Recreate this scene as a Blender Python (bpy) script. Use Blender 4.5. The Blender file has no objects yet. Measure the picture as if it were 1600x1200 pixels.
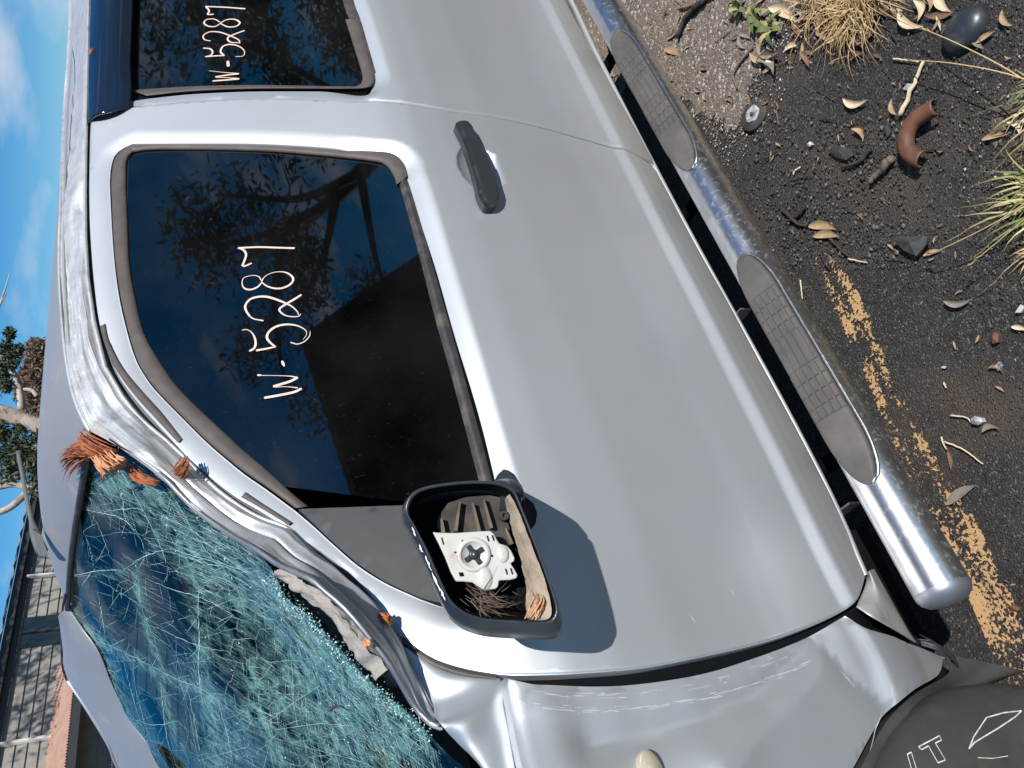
import bpy, bmesh, math, random
import numpy as np
from mathutils import Vector, Matrix
from mathutils.geometry import delaunay_2d_cdt

random.seed(7)
rng = np.random.default_rng(7)
scene = bpy.context.scene
COL = scene.collection

# ------------------------------------------------------------------ camera (held on its side, so the picture is turned a quarter)
# x runs rearwards along the car, y runs into the car, z is up; the door skin is y = 0, the ground z = 0
F_PX = 1200.0
PITCH = math.atan(549 / 1200)
HEAD = math.radians(53.6)
CAM = np.array([0.0, -0.95, 1.53])
_h = np.array([math.cos(HEAD), math.sin(HEAD), 0.0])
FWD = _h * math.cos(PITCH) - np.array([0, 0, 1.0]) * math.sin(PITCH)
RGT = np.array([math.sin(HEAD), -math.cos(HEAD), 0.0])
DWN = np.cross(FWD, RGT)
cd = bpy.data.cameras.new("Camera")
cam = bpy.data.objects.new("Camera", cd)
COL.objects.link(cam)
cd.sensor_fit = 'HORIZONTAL'
cd.sensor_width = 36
cd.lens = F_PX / 1600 * 36
cd.clip_start = 0.02
cd.clip_end = 2000
mw = Matrix.Identity(4)
for i in range(3):
    mw[i][0], mw[i][1], mw[i][2], mw[i][3] = DWN[i], RGT[i], -FWD[i], CAM[i]
cam.matrix_world = mw
scene.camera = cam

# ------------------------------------------------------------------ light
SUN_TO = np.array([0.03, 0.70, -0.73])          # the way the sunlight travels
SUN_TO /= np.linalg.norm(SUN_TO)
sd = bpy.data.lights.new("Sun", 'SUN')
sd.energy = 5.0
sd.angle = math.radians(0.53)
sd.color = (1.0, 0.95, 0.88)
sun = bpy.data.objects.new("Sun", sd)
COL.objects.link(sun)
sun.rotation_euler = Vector(SUN_TO).to_track_quat('-Z', 'Y').to_euler()
world = bpy.data.worlds.new("World")
scene.world = world
world.use_nodes = True
wn = world.node_tree
wn.nodes.clear()
w_out = wn.nodes.new('ShaderNodeOutputWorld')
w_bg = wn.nodes.new('ShaderNodeBackground')
w_bg.inputs['Strength'].default_value = 0.082
w_sky = wn.nodes.new('ShaderNodeTexSky')
w_sky.sky_type = 'NISHITA'
w_sky.sun_disc = False
w_sky.sun_elevation = math.asin(-SUN_TO[2])
w_sky.sun_rotation = math.atan2(-SUN_TO[0], -SUN_TO[1])
w_sky.air_density = 1.0
w_sky.dust_density = 0.0
w_sky.ozone_density = 4.5
# thin fair-weather clouds over the whole sky
w_tc = wn.nodes.new('ShaderNodeTexCoord')
w_map = wn.nodes.new('ShaderNodeMapping')
w_map.inputs['Scale'].default_value = (1.0, 1.0, 2.6)
w_map.inputs['Location'].default_value = (0.35, 0.1, 0.2)
w_no = wn.nodes.new('ShaderNodeTexNoise')
w_no.inputs['Scale'].default_value = 4.2
w_no.inputs['Detail'].default_value = 7
w_no.inputs['Roughness'].default_value = 0.52
w_cr = wn.nodes.new('ShaderNodeValToRGB')
w_cr.color_ramp.elements[0].position = 0.54
w_cr.color_ramp.elements[0].color = (0, 0, 0, 1)
w_cr.color_ramp.elements[1].position = 0.74
w_cr.color_ramp.elements[1].color = (0.62, 0.62, 0.62, 1)
w_mix = wn.nodes.new('ShaderNodeMix')
w_mix.data_type = 'RGBA'
w_mix.inputs['B'].default_value = (8.0, 7.9, 8.2, 1)
w_hs = wn.nodes.new('ShaderNodeHueSaturation')
w_hs.inputs['Saturation'].default_value = 1.45
wn.links.new(w_tc.outputs['Generated'], w_map.inputs['Vector'])
wn.links.new(w_map.outputs['Vector'], w_no.inputs['Vector'])
wn.links.new(w_no.outputs['Fac'], w_cr.inputs['Fac'])
wn.links.new(w_cr.outputs['Color'], w_mix.inputs['Factor'])
wn.links.new(w_sky.outputs['Color'], w_hs.inputs['Color'])
wn.links.new(w_hs.outputs['Color'], w_mix.inputs['A'])
wn.links.new(w_mix.outputs['Result'], w_bg.inputs['Color'])
wn.links.new(w_bg.outputs['Background'], w_out.inputs['Surface'])
vs = scene.view_settings
vs.view_transform = 'Standard'
vs.look = 'None'
vs.exposure = 0.36
vs.gamma = 1.0
vs.use_curve_mapping = False
scene.cycles.max_bounces = 8
scene.cycles.transparent_max_bounces = 12

# ------------------------------------------------------------------ measuring helpers
def ray(px, py):
    d = FWD * F_PX + RGT * (600.0 - py) + DWN * (px - 800.0)
    return d / np.linalg.norm(d)

def onY(px, py, Y):
    d = ray(px, py)
    return CAM + d * (Y - CAM[1]) / d[1]

def onZ(px, py, Z=0.0):
    d = ray(px, py)
    return CAM + d * (Z - CAM[2]) / d[2]

def onP(px, py, p0, n):
    d = ray(px, py)
    p0 = np.asarray(p0, float)
    n = np.asarray(n, float)
    return CAM + d * (np.dot(p0 - CAM, n) / np.dot(d, n))

# body section: how far in the side of the car lies at each height
_kz = [0.20, 0.36, 0.405, 0.43, 0.46, 0.484, 0.490, 0.510, 0.516, 0.56, 0.70, 0.85, 0.96, 1.03, 1.08, 1.14, 1.35, 1.60, 1.64, 1.68, 1.715, 1.745, 1.765, 1.78]
_ky = [0.09, 0.040, 0.018, 0.010, 0.003, -0.0002, 0.0004, 0.0066, 0.0080, 0.0072, 0.001, 0.000, 0.008, 0.019, 0.035, 0.062, 0.162, 0.285, 0.308, 0.334, 0.372, 0.43, 0.52, 0.70]
_tz = np.linspace(0.2, 1.78, 1600)
_ty = np.interp(_tz, _kz, _ky)
def _blur(v, sig):
    k = np.exp(-0.5 * (np.arange(-60, 61) * 0.0009875 / sig) ** 2)
    return np.convolve(np.pad(v, 60, mode='edge'), k / k.sum(), mode='valid')
_w = 1 / (1 + np.exp(-(_tz - 0.60) / 0.01))
_ty = _blur(_ty, 0.0022) * (1 - _w) + _blur(_ty, 0.012) * _w

def body_y(z):
    return np.interp(z, _tz, _ty)

def hit(px, py, off=0.0):
    """point on the side of the car (pushed in by off) seen at that place of the photograph"""
    d = ray(px, py)
    ts = np.linspace(0.4, 7.0, 1300)
    P = CAM[None] + ts[:, None] * d[None]
    g = P[:, 1] - (body_y(P[:, 2]) + off)
    i = int(np.argmax(g > 0))
    if i == 0:
        i = len(ts) - 1
    a, b = ts[i - 1], ts[i]
    for _ in range(30):
        m = 0.5 * (a + b)
        p = CAM + m * d
        if p[1] > body_y(p[2]) + off:
            b = m
        else:
            a = m
    return CAM + b * d

def hits(pts, off=0.0):
    return np.array([hit(x, y, off) for x, y in pts])

def resample(P, n, closed=False):
    P = np.asarray(P, float)
    if closed:
        P = np.vstack([P, P[:1]])
    s = np.r_[0, np.cumsum(np.linalg.norm(np.diff(P, axis=0), axis=1))]
    t = np.linspace(0, s[-1], n, endpoint=not closed)
    return np.stack([np.interp(t, s, P[:, k]) for k in range(P.shape[1])], 1)

def smooth_curve(P, n, closed=False):
    """Catmull-Rom through the points, then evenly spaced"""
    P = np.asarray(P, float)
    m = len(P)
    out = []
    rngi = range(m) if closed else range(m - 1)
    for i in rngi:
        p1, p2 = P[i], P[(i + 1) % m]
        p0 = P[(i - 1) % m] if (closed or i > 0) else 2 * p1 - p2
        p3 = P[(i + 2) % m] if (closed or i + 2 < m) else 2 * p2 - p1
        for t in np.linspace(0, 1, 10, endpoint=False):
            out.append(0.5 * ((2 * p1) + (-p0 + p2) * t + (2 * p0 - 5 * p1 + 4 * p2 - p3) * t * t + (-p0 + 3 * p1 - 3 * p2 + p3) * t ** 3))
    if not closed:
        out.append(P[-1])
    return resample(np.array(out), n, closed)

# ------------------------------------------------------------------ objects
def tag(o, label=None, cat=None, group=None, kind=None):
    if label: o['label'] = label
    if cat: o['category'] = cat
    if group: o['group'] = group
    if kind: o['kind'] = kind
    return o

def mesh_obj(name, V, Fc, mat, parent=None, smooth=True, normals=None, data=None):
    if data is None:
        me = bpy.data.meshes.new(name)
        me.from_pydata([tuple(map(float, v)) for v in V], [], [tuple(int(i) for i in f) for f in Fc])
        me.materials.append(mat)
        if smooth:
            me.polygons.foreach_set('use_smooth', [True] * len(me.polygons))
        if normals is not None:
            me.normals_split_custom_set_from_vertices([tuple(map(float, n)) for n in normals])
        me.update()
    else:
        me = data
    o = bpy.data.objects.new(name, me)
    COL.objects.link(o)
    if parent is not None:
        o.parent = parent
        o.matrix_parent_inverse = Matrix.Translation(-parent.location) if parent.type == 'EMPTY' else Matrix.Identity(4)
    return o

def empty(name, loc=(0, 0, 0)):
    o = bpy.data.objects.new(name, None)
    COL.objects.link(o)
    o.location = loc
    o.empty_display_size = 0.1
    return o

class MB:
    def __init__(self):
        self.V, self.F = [], []
    def add(self, V, F):
        b = len(self.V)
        self.V += [tuple(v) for v in V]
        self.F += [tuple(i + b for i in f) for f in F]
        return self
    def box(self, c, s, R=None):
        c = np.array(c, float)
        s = np.array(s, float) / 2
        vs_ = np.array([(x, y, z) for x in (-1, 1) for y in (-1, 1) for z in (-1, 1)], float) * s
        if R is not None:
            vs_ = vs_ @ np.array(R).T
        return self.add(vs_ + c, [(0, 1, 3, 2), (4, 6, 7, 5), (0, 4, 5, 1), (2, 3, 7, 6), (0, 2, 6, 4), (1, 5, 7, 3)])
    def tube(self, P, r, k=8, caps=True):
        P = np.asarray(P, float)
        n = len(P)
        r = np.broadcast_to(np.asarray(r, float), (n,))
        V, F = [], []
        up = None
        for i in range(n):
            t = P[min(i + 1, n - 1)] - P[max(i - 1, 0)]
            t /= np.linalg.norm(t) + 1e-12
            if up is None:
                up = np.array([0, 0, 1.0]) if abs(t[2]) < 0.9 else np.array([1.0, 0, 0])
            a = np.cross(t, up)
            a /= np.linalg.norm(a) + 1e-12
            b = np.cross(a, t)
            up = b
            for j in range(k):
                th = 2 * math.pi * j / k
                V.append(P[i] + r[i] * (math.cos(th) * a + math.sin(th) * b))
        for i in range(n - 1):
            for j in range(k):
                F.append((i * k + j, i * k + (j + 1) % k, (i + 1) * k + (j + 1) % k, (i + 1) * k + j))
        if caps:
            F.append(tuple(range(k))[::-1])
            F.append(tuple((n - 1) * k + j for j in range(k)))
        return self.add(V, F)
    def ribbon(self, P, w, nrm, lift=0.0):
        """flat strip along P, lying across the normal; w = full width (or one per point)"""
        P = np.asarray(P, float)
        n = len(P)
        w = np.broadcast_to(np.asarray(w, float), (n,))
        nrm = np.asarray(nrm, float)
        V, F = [], []
        for i in range(n):
            t = P[min(i + 1, n - 1)] - P[max(i - 1, 0)]
            nn = nrm if nrm.ndim == 1 else nrm[i]
            s = np.cross(t, nn)
            s /= np.linalg.norm(s) + 1e-12
            V += [P[i] + s * w[i] / 2 + nn * lift, P[i] - s * w[i] / 2 + nn * lift]
        for i in range(n - 1):
            F.append((2 * i, 2 * i + 1, 2 * i + 3, 2 * i + 2))
        return self.add(V, F)
    def build(self, name, mat, parent=None, smooth=True):
        return mesh_obj(name, self.V, self.F, mat, parent, smooth)

def grid_faces(n, m, closed_n=False):
    F = []
    for i in range(n if closed_n else n - 1):
        for j in range(m - 1):
            a, b = i * m + j, ((i + 1) % n) * m + j
            F.append((a, b, b + 1, a + 1))
    return F

def loft(curves, n, m, disp=None, closed=False, smooth=True):
    """skin over a row of curves: n samples along, m per gap across. Returns grid (n, M, 3)"""
    C_ = [smooth_curve(c, n, closed) if smooth else resample(c, n, closed) for c in curves]
    C_ = np.array(C_)                                    # K n 3
    K = len(C_)
    rows = []
    for k in range(K - 1):
        p1, p2 = C_[k], C_[k + 1]
        p0 = C_[k - 1] if k else 2 * p1 - p2
        p3 = C_[k + 2] if k + 2 < K else 2 * p2 - p1
        for t in np.linspace(0, 1, m, endpoint=False):
            if K == 2:
                rows.append(p1 * (1 - t) + p2 * t)
            else:
                rows.append(0.5 * ((2 * p1) + (-p0 + p2) * t + (2 * p0 - 5 * p1 + 4 * p2 - p3) * t * t + (-p0 + 3 * p1 - 3 * p2 + p3) * t ** 3))
    rows.append(C_[-1])
    G = np.array(rows).transpose(1, 0, 2)                # n M 3
    if disp is not None:
        ds = np.gradient(G, axis=0)
        dt = np.gradient(G, axis=1)
        N = np.cross(ds, dt)
        N /= np.linalg.norm(N, axis=2, keepdims=True) + 1e-12
        N *= np.where((N * (CAM - G)).sum(2, keepdims=True) < 0, -1, 1)
        s = np.linspace(0, 1, G.shape[0])[:, None]
        t = np.linspace(0, 1, G.shape[1])[None, :]
        G = G + N * disp(s, t)[..., None]
    return G

def grid_obj(name, G, mat, parent=None, thick=0.0, closed=False, smooth=True):
    n, m = G.shape[:2]
    V = G.reshape(-1, 3)
    Fc = grid_faces(n, m, closed)
    # face outwards: towards the viewer's side on average
    c = G[n // 2, m // 2]
    nn = np.cross(G[n // 2, min(m // 2 + 1, m - 1)] - c, G[min(n // 2 + 1, n - 1), m // 2] - c)
    if np.dot(nn, CAM - c) > 0:
        Fc = [f[::-1] for f in Fc]
    o = mesh_obj(name, V, Fc, mat, parent, smooth)
    if thick:
        md = o.modifiers.new('thickness', 'SOLIDIFY')
        md.thickness = thick
        md.offset = -1
    return o

def in_poly(P, poly):
    x, y = P[:, 0], P[:, 1]
    r = np.zeros(len(P), bool)
    n = len(poly)
    for i in range(n):
        x1, y1 = poly[i]
        x2, y2 = poly[(i + 1) % n]
        if y1 == y2:
            continue
        c = ((y1 > y) != (y2 > y)) & (x < (x2 - x1) * (y - y1) / (y2 - y1) + x1)
        r ^= c
    return r

def poly_dist(P, poly, closed=True):
    d = np.full(len(P), 1e9)
    n = len(poly)
    for i in range(n if closed else n - 1):
        a, b = poly[i], poly[(i + 1) % n]
        ab = b - a
        t = np.clip(((P - a) @ ab) / (ab @ ab + 1e-15), 0, 1)
        d = np.minimum(d, np.linalg.norm(P - a - t[:, None] * ab, axis=1))
    return d

def fill2d(outline, holes, xs, zs, keep=0.004, rings=None):
    loops = [np.asarray(outline)] + [np.asarray(h) for h in holes]
    pts, edges, base = [], [], 0
    for L in loops:
        pts += [tuple(p) for p in L]
        edges += [(base + i, base + (i + 1) % len(L)) for i in range(len(L))]
        base += len(L)
    gx, gz = np.meshgrid(xs, zs)
    G = np.stack([gx.ravel(), gz.ravel()], 1)
    ok = in_poly(G, loops[0])
    for h in loops[1:]:
        ok &= ~in_poly(G, h)
    G = G[ok]
    extra = []
    for k, L in enumerate(loops):
        offs = (rings or {}).get(k, [])
        G = G[poly_dist(G, L) > (max(offs) + 0.004 if offs else keep)]
        if offs:                                      # rows of points that follow the edge
            tn = np.roll(L, -1, 0) - np.roll(L, 1, 0)
            nv = np.stack([-tn[:, 1], tn[:, 0]], 1)
            nv /= np.linalg.norm(nv, axis=1, keepdims=True) + 1e-12
            q = L + nv * 0.001
            ins = in_poly(q, loops[0])
            for h in loops[1:]:
                ins &= ~in_poly(q, h)
            if ins.mean() < 0.5: nv = -nv
            for d in offs:
                E_ = L + nv * d
                ok = in_poly(E_, loops[0])
                for h in loops[1:]: ok &= ~in_poly(E_, h)
                ok &= poly_dist(E_, L) > d * 0.96
                for k2, L2 in enumerate(loops):
                    if k2 != k: ok &= poly_dist(E_, L2) > (max((rings or {}).get(k2, [0])) if k2 > 0 else 0) + 0.003
                extra.append(E_[ok])
    pts += [tuple(p) for p in G]
    for E_ in extra:
        pts += [tuple(p) for p in E_]
    r = delaunay_2d_cdt([Vector(p) for p in pts], edges, [], 0, 1e-6)
    V = np.array([(v[0], v[1]) for v in r[0]])
    T = np.array([list(f) for f in r[2]])
    c = V[T].mean(1)
    ok = in_poly(c, loops[0])
    for h in loops[1:]:
        ok &= ~in_poly(c, h)
    T = T[ok]
    a = V[T]
    ar = (a[:, 1, 0] - a[:, 0, 0]) * (a[:, 2, 1] - a[:, 0, 1]) - (a[:, 1, 1] - a[:, 0, 1]) * (a[:, 2, 0] - a[:, 0, 0])
    T = T[np.abs(ar) > 1e-10]
    ar = ar[np.abs(ar) > 1e-10]
    T[ar < 0] = T[ar < 0][:, ::-1]
    return V, T

def side_panel(name, outline, holes, Yf, mat, parent, dx=0.012, zs=None, flange=0.022, xs_extra=None, rings=None):
    """sheet of bodywork over the (x, z) outline, lying at y = Yf(x, z), with turned-in edges"""
    o2 = np.asarray(outline)
    x0, z0 = o2.min(0)
    x1, z1 = o2.max(0)
    xs = np.arange(x0, x1, dx)
    if xs_extra is not None:
        xs = np.unique(np.r_[xs[(xs < xs_extra.min() - 0.003) | (xs > xs_extra.max() + 0.003)], xs_extra])
    if zs is None:
        zs = np.arange(z0, z1, dx)
    V, T = fill2d(o2, holes, xs, zs, 0.004, rings)
    y = Yf(V[:, 0], V[:, 1])
    e = 0.0015
    yx = (Yf(V[:, 0] + e, V[:, 1]) - Yf(V[:, 0] - e, V[:, 1])) / (2 * e)
    yz = (Yf(V[:, 0], V[:, 1] + e) - Yf(V[:, 0], V[:, 1] - e)) / (2 * e)
    N = np.stack([yx, -np.ones_like(yx), yz], 1)
    N /= np.linalg.norm(N, axis=1, keepdims=True)
    P = np.stack([V[:, 0], y, V[:, 1]], 1)
    Fc = [tuple(t) for t in T]                      # counter-clockwise in x,z looks towards -y
    from collections import Counter
    cnt = Counter()
    for t in T:
        for a, b in ((t[0], t[1]), (t[1], t[2]), (t[2], t[0])):
            cnt[(min(a, b), max(a, b))] += 1
    Vl, Nl = [tuple(p) for p in P], [tuple(n) for n in N]
    mp = {}
    def dup(i, d):
        k = (i, d)
        if k not in mp:
            mp[k] = len(Vl)
            Vl.append((P[i][0], P[i][1] + d, P[i][2]))
            Nl.append((0, 0, 0))
        return mp[k]
    for t in T:
        for a, b in ((t[0], t[1]), (t[1], t[2]), (t[2], t[0])):
            if cnt[(min(a, b), max(a, b))] == 1:
                Fc.append((dup(b, 0), dup(a, 0), dup(a, flange), dup(b, flange)))
    return mesh_obj(name, Vl, Fc, mat, parent, True, Nl)

def sstep(a, b, x):
    t = np.clip((x - a) / (b - a), 0, 1)
    return t * t * (3 - 2 * t)

# ------------------------------------------------------------------ materials
MATS = {}
def material(name, base=(0.5, 0.5, 0.5), rough=0.5, metal=0.0, spec=0.5, coat=0.0, coat_rough=0.05, var=None, bump=None, dirt=None, coords='Object', rough_var=0.0):
    """var = (colour2, scale, lo, hi, detail); bump = (scale, strength, distance); dirt = (colour, scale, lo, hi)"""
    m = bpy.data.materials.new(name)
    m.use_nodes = True
    nt = m.node_tree
    b = nt.nodes['Principled BSDF']
    b.inputs['Base Color'].default_value = (*base, 1)
    b.inputs['Roughness'].default_value = rough
    b.inputs['Metallic'].default_value = metal
    b.inputs['Specular IOR Level'].default_value = spec
    b.inputs['Coat Weight'].default_value = coat
    b.inputs['Coat Roughness'].default_value = coat_rough
    tc = nt.nodes.new('ShaderNodeTexCoord')
    co = tc.outputs[coords]
    colour = None
    def noise(scale, detail=6, rough_=0.6):
        n = nt.nodes.new('ShaderNodeTexNoise')
        n.inputs['Scale'].default_value = scale
        n.inputs['Detail'].default_value = detail
        n.inputs['Roughness'].default_value = rough_
        nt.links.new(co, n.inputs['Vector'])
        return n.outputs['Fac']
    def ramp(src, lo, hi):
        r = nt.nodes.new('ShaderNodeMapRange')
        r.inputs['From Min'].default_value = lo
        r.inputs['From Max'].default_value = hi
        nt.links.new(src, r.inputs['Value'])
        return r.outputs['Result']
    def mix(fac, a, bcol):
        mx = nt.nodes.new('ShaderNodeMix')
        mx.data_type = 'RGBA'
        nt.links.new(fac, mx.inputs['Factor'])
        if hasattr(a, 'is_linked'):
            nt.links.new(a, mx.inputs['A'])
        else:
            mx.inputs['A'].default_value = (*a, 1)
        if hasattr(bcol, 'is_linked'):
            nt.links.new(bcol, mx.inputs['B'])
        else:
            mx.inputs['B'].default_value = (*bcol, 1)
        return mx.outputs['Result']
    colour = base
    if var:
        c2, sc, lo, hi = var[:4]
        colour = mix(ramp(noise(sc, var[4] if len(var) > 4 else 6), lo, hi), colour, c2)
    if dirt:
        c2, sc, lo, hi = dirt
        f = ramp(noise(sc, 8, 0.7), lo, hi)
        colour = mix(f, colour, c2)
        if metal > 0:
            mm = nt.nodes.new('ShaderNodeMath')
            mm.operation = 'MULTIPLY_ADD'
            mm.inputs[1].default_value = -metal
            mm.inputs[2].default_value = metal
            nt.links.new(f, mm.inputs[0])
            nt.links.new(mm.outputs[0], b.inputs['Metallic'])
        rr = nt.nodes.new('ShaderNodeMapRange')
        rr.inputs['To Min'].default_value = rough
        rr.inputs['To Max'].default_value = max(rough, 0.75)
        nt.links.new(f, rr.inputs['Value'])
        nt.links.new(rr.outputs['Result'], b.inputs['Roughness'])
    elif rough_var:
        rr = nt.nodes.new('ShaderNodeMapRange')
        rr.inputs['From Min'].default_value = 0.3
        rr.inputs['From Max'].default_value = 0.7
        rr.inputs['To Min'].default_value = max(0, rough - rough_var)
        rr.inputs['To Max'].default_value = min(1, rough + rough_var)
        nt.links.new(noise(14), rr.inputs['Value'])
        nt.links.new(rr.outputs['Result'], b.inputs['Roughness'])
    if hasattr(colour, 'is_linked'):
        nt.links.new(colour, b.inputs['Base Color'])
    if bump:
        bp = nt.nodes.new('ShaderNodeBump')
        bp.inputs['Strength'].default_value = bump[1]
        bp.inputs['Distance'].default_value = bump[2]
        nt.links.new(noise(bump[0], 8, 0.65), bp.inputs['Height'])
        nt.links.new(bp.outputs['Normal'], b.inputs['Normal'])
    MATS[name] = m
    return m

paint = material('silver_paint', (0.575, 0.61, 0.64), 0.52, 0.76, 0.5, 0.30, 0.07, var=((0.54, 0.57, 0.595), 2.5, 0.35, 0.7, 4))
paint_scraped = material('scraped_silver_paint', (0.60, 0.62, 0.635), 0.48, 0.64, 0.5, 0.12, 0.12, var=((0.40, 0.40, 0.41), 26.0, 0.50, 0.74, 10), dirt=((0.24, 0.17, 0.13), 15.0, 0.56, 0.76), bump=(90, 0.35, 0.003))
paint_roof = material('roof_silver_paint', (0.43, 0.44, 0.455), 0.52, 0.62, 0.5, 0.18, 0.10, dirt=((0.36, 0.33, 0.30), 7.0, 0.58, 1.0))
rubber = material('weathered_black_rubber', (0.035, 0.035, 0.038), 0.55, 0, 0.4, var=((0.11, 0.09, 0.08), 30, 0.45, 0.75))
rubber_dusty = material('dusty_window_rubber', (0.070, 0.061, 0.057), 0.6, 0, 0.35, var=((0.10, 0.088, 0.081), 26, 0.4, 0.75), bump=(200, 0.15, 0.001))
black = material('matt_black', (0.005, 0.0055, 0.007), 0.9, 0, 0.08)
plastic = material('grey_black_plastic', (0.022, 0.026, 0.031), 0.50, 0, 0.45, var=((0.04, 0.043, 0.046), 25, 0.5, 0.85), bump=(1100, 0.5, 0.0008))
plastic_smooth = material('satin_black_plastic', (0.022, 0.026, 0.032), 0.33, 0, 0.5, var=((0.05, 0.05, 0.05), 18, 0.5, 0.8))
shield = material('smoked_plastic', (0.008, 0.014, 0.028), 0.10, 0, 0.6, rough_var=0.04)
chrome = material('scuffed_chrome', (0.68, 0.675, 0.67), 0.30, 1.0, 0.5, var=((0.46, 0.44, 0.42), 26, 0.42, 0.75, 8), dirt=((0.26, 0.235, 0.21), 90, 0.54, 1.25), bump=(300, 0.08, 0.0008))
steel_grey = material('dull_steel', (0.30, 0.31, 0.33), 0.45, 0.8, 0.5, dirt=((0.22, 0.18, 0.14), 12, 0.5, 0.8))
tread = material('worn_rubber_tread', (0.062, 0.058, 0.057), 0.6, 0, 0.4, var=((0.11, 0.098, 0.088), 14, 0.38, 0.75), bump=(260, 0.2, 0.001))
white_plastic = material('white_plastic', (0.46, 0.455, 0.43), 0.42, 0, 0.5, var=((0.30, 0.245, 0.19), 30, 0.52, 0.8))
dust = material('caked_dust', (0.33, 0.27, 0.21), 0.9, 0, 0.2, var=((0.15, 0.12, 0.10), 40, 0.45, 0.75), bump=(220, 0.5, 0.002))
marker = material('pale_pink_paint_marker', (0.62, 0.45, 0.37), 0.6, 0, 0.3, var=((0.60, 0.53, 0.50), 40, 0.4, 0.7))
bark_red = material('torn_red_bark', (0.40, 0.135, 0.062), 0.85, 0, 0.2, var=((0.13, 0.045, 0.026), 60, 0.4, 0.66), bump=(300, 0.5, 0.002))
bark_pale = material('torn_pale_wood', (0.60, 0.34, 0.19), 0.85, 0, 0.2, var=((0.42, 0.15, 0.07), 50, 0.4, 0.66))
lining = material('torn_grey_lining', (0.34, 0.335, 0.32), 0.9, 0, 0.2, var=((0.12, 0.12, 0.12), 38, 0.45, 0.75), bump=(150, 0.6, 0.003))
foam = material('dirty_white_foam', (0.32, 0.305, 0.28), 0.95, 0, 0.1, var=((0.30, 0.27, 0.23), 55, 0.48, 0.8), bump=(130, 0.9, 0.004))
cabin = material('dark_cabin_trim', (0.03, 0.031, 0.034), 0.8, 0, 0.3)
cabin_light = material('pale_cabin_trim', (0.34, 0.33, 0.29), 0.7, 0, 0.3)
cabin_red = material('red_cabin_trim', (0.38, 0.02, 0.03), 0.6, 0, 0.3)
tyre_rubber = material('dusty_tyre_rubber', (0.040, 0.038, 0.037), 0.75, 0, 0.3, var=((0.075, 0.066, 0.058), 11, 0.42, 0.8), bump=(160, 0.15, 0.001))
chalk = material('white_tyre_lettering', (0.62, 0.60, 0.56), 0.8, 0, 0.2, var=((0.3, 0.28, 0.26), 90, 0.45, 0.7))
lamp_plastic = material('clear_indicator_plastic', (0.52, 0.47, 0.36), 0.12, 0.35, 0.6, 0.5)
scratch = material('bare_scratched_metal', (0.62, 0.64, 0.66), 0.5, 0.3, 0.4)
antenna_mat = material('grey_antenna_rubber', (0.10, 0.11, 0.115), 0.55, 0, 0.4)

def glass_material(name, tint, reflect_ior=1.5, dusty=True):
    m = bpy.data.materials.new(name)
    m.use_nodes = True
    nt = m.node_tree
    nt.nodes.clear()
    out = nt.nodes.new('ShaderNodeOutputMaterial')
    tr = nt.nodes.new('ShaderNodeBsdfTransparent')
    tr.inputs['Color'].default_value = (*tint, 1)
    gl = nt.nodes.new('ShaderNodeBsdfGlossy')
    gl.inputs['Roughness'].default_value = 0.022
    gl.inputs['Color'].default_value = (0.98, 0.88, 0.76, 1)
    fr = nt.nodes.new('ShaderNodeFresnel')
    fr.inputs['IOR'].default_value = reflect_ior
    mx = nt.nodes.new('ShaderNodeMixShader')
    nt.links.new(fr.outputs[0], mx.inputs[0])
    nt.links.new(tr.outputs[0], mx.inputs[1])
    nt.links.new(gl.outputs[0], mx.inputs[2])
    last = mx.outputs[0]
    if dusty:                                      # thin streaky film of dust and fine scratches
        tc = nt.nodes.new('ShaderNodeTexCoord')
        df = nt.nodes.new('ShaderNodeBsdfDiffuse')
        df.inputs['Color'].default_value = (0.42, 0.42, 0.43, 1)
        def nz(scale, vec=(1, 1, 1), detail=5):
            mp = nt.nodes.new('ShaderNodeMapping')
            mp.inputs['Scale'].default_value = vec
            n = nt.nodes.new('ShaderNodeTexNoise')
            n.inputs['Scale'].default_value = scale
            n.inputs['Detail'].default_value = detail
            nt.links.new(tc.outputs['Object'], mp.inputs['Vector'])
            nt.links.new(mp.outputs['Vector'], n.inputs['Vector'])
            return n.outputs['Fac']
        def mr(s, lo, hi, tlo, thi):
            r = nt.nodes.new('ShaderNodeMapRange')
            for k, v in (('From Min', lo), ('From Max', hi), ('To Min', tlo), ('To Max', thi)):
                r.inputs[k].default_value = v
            nt.links.new(s, r.inputs['Value'])
            return r.outputs['Result']
        a = mr(nz(5), 0.35, 0.75, 0.002, 0.016)
        s = mr(nz(260, (1, 1, 0.06), 3), 0.66, 0.85, 0.0, 0.05)
        sp = mr(nz(420, (1, 1, 1), 2), 0.74, 0.82, 0.0, 0.10)
        ad = nt.nodes.new('ShaderNodeMath'); ad.operation = 'ADD'
        ad2 = nt.nodes.new('ShaderNodeMath'); ad2.operation = 'ADD'
        nt.links.new(a, ad.inputs[0]); nt.links.new(s, ad.inputs[1])
        nt.links.new(ad.outputs[0], ad2.inputs[0]); nt.links.new(sp, ad2.inputs[1])
        m2 = nt.nodes.new('ShaderNodeMixShader')
        nt.links.new(ad2.outputs[0], m2.inputs[0])
        nt.links.new(last, m2.inputs[1])
        nt.links.new(df.outputs[0], m2.inputs[2])
        last = m2.outputs[0]
    nt.links.new(last, out.inputs['Surface'])
    MATS[name] = m
    return m

tint_glass = glass_material('tinted_side_glass', (0.035, 0.04, 0.045), 1.95)

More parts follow.
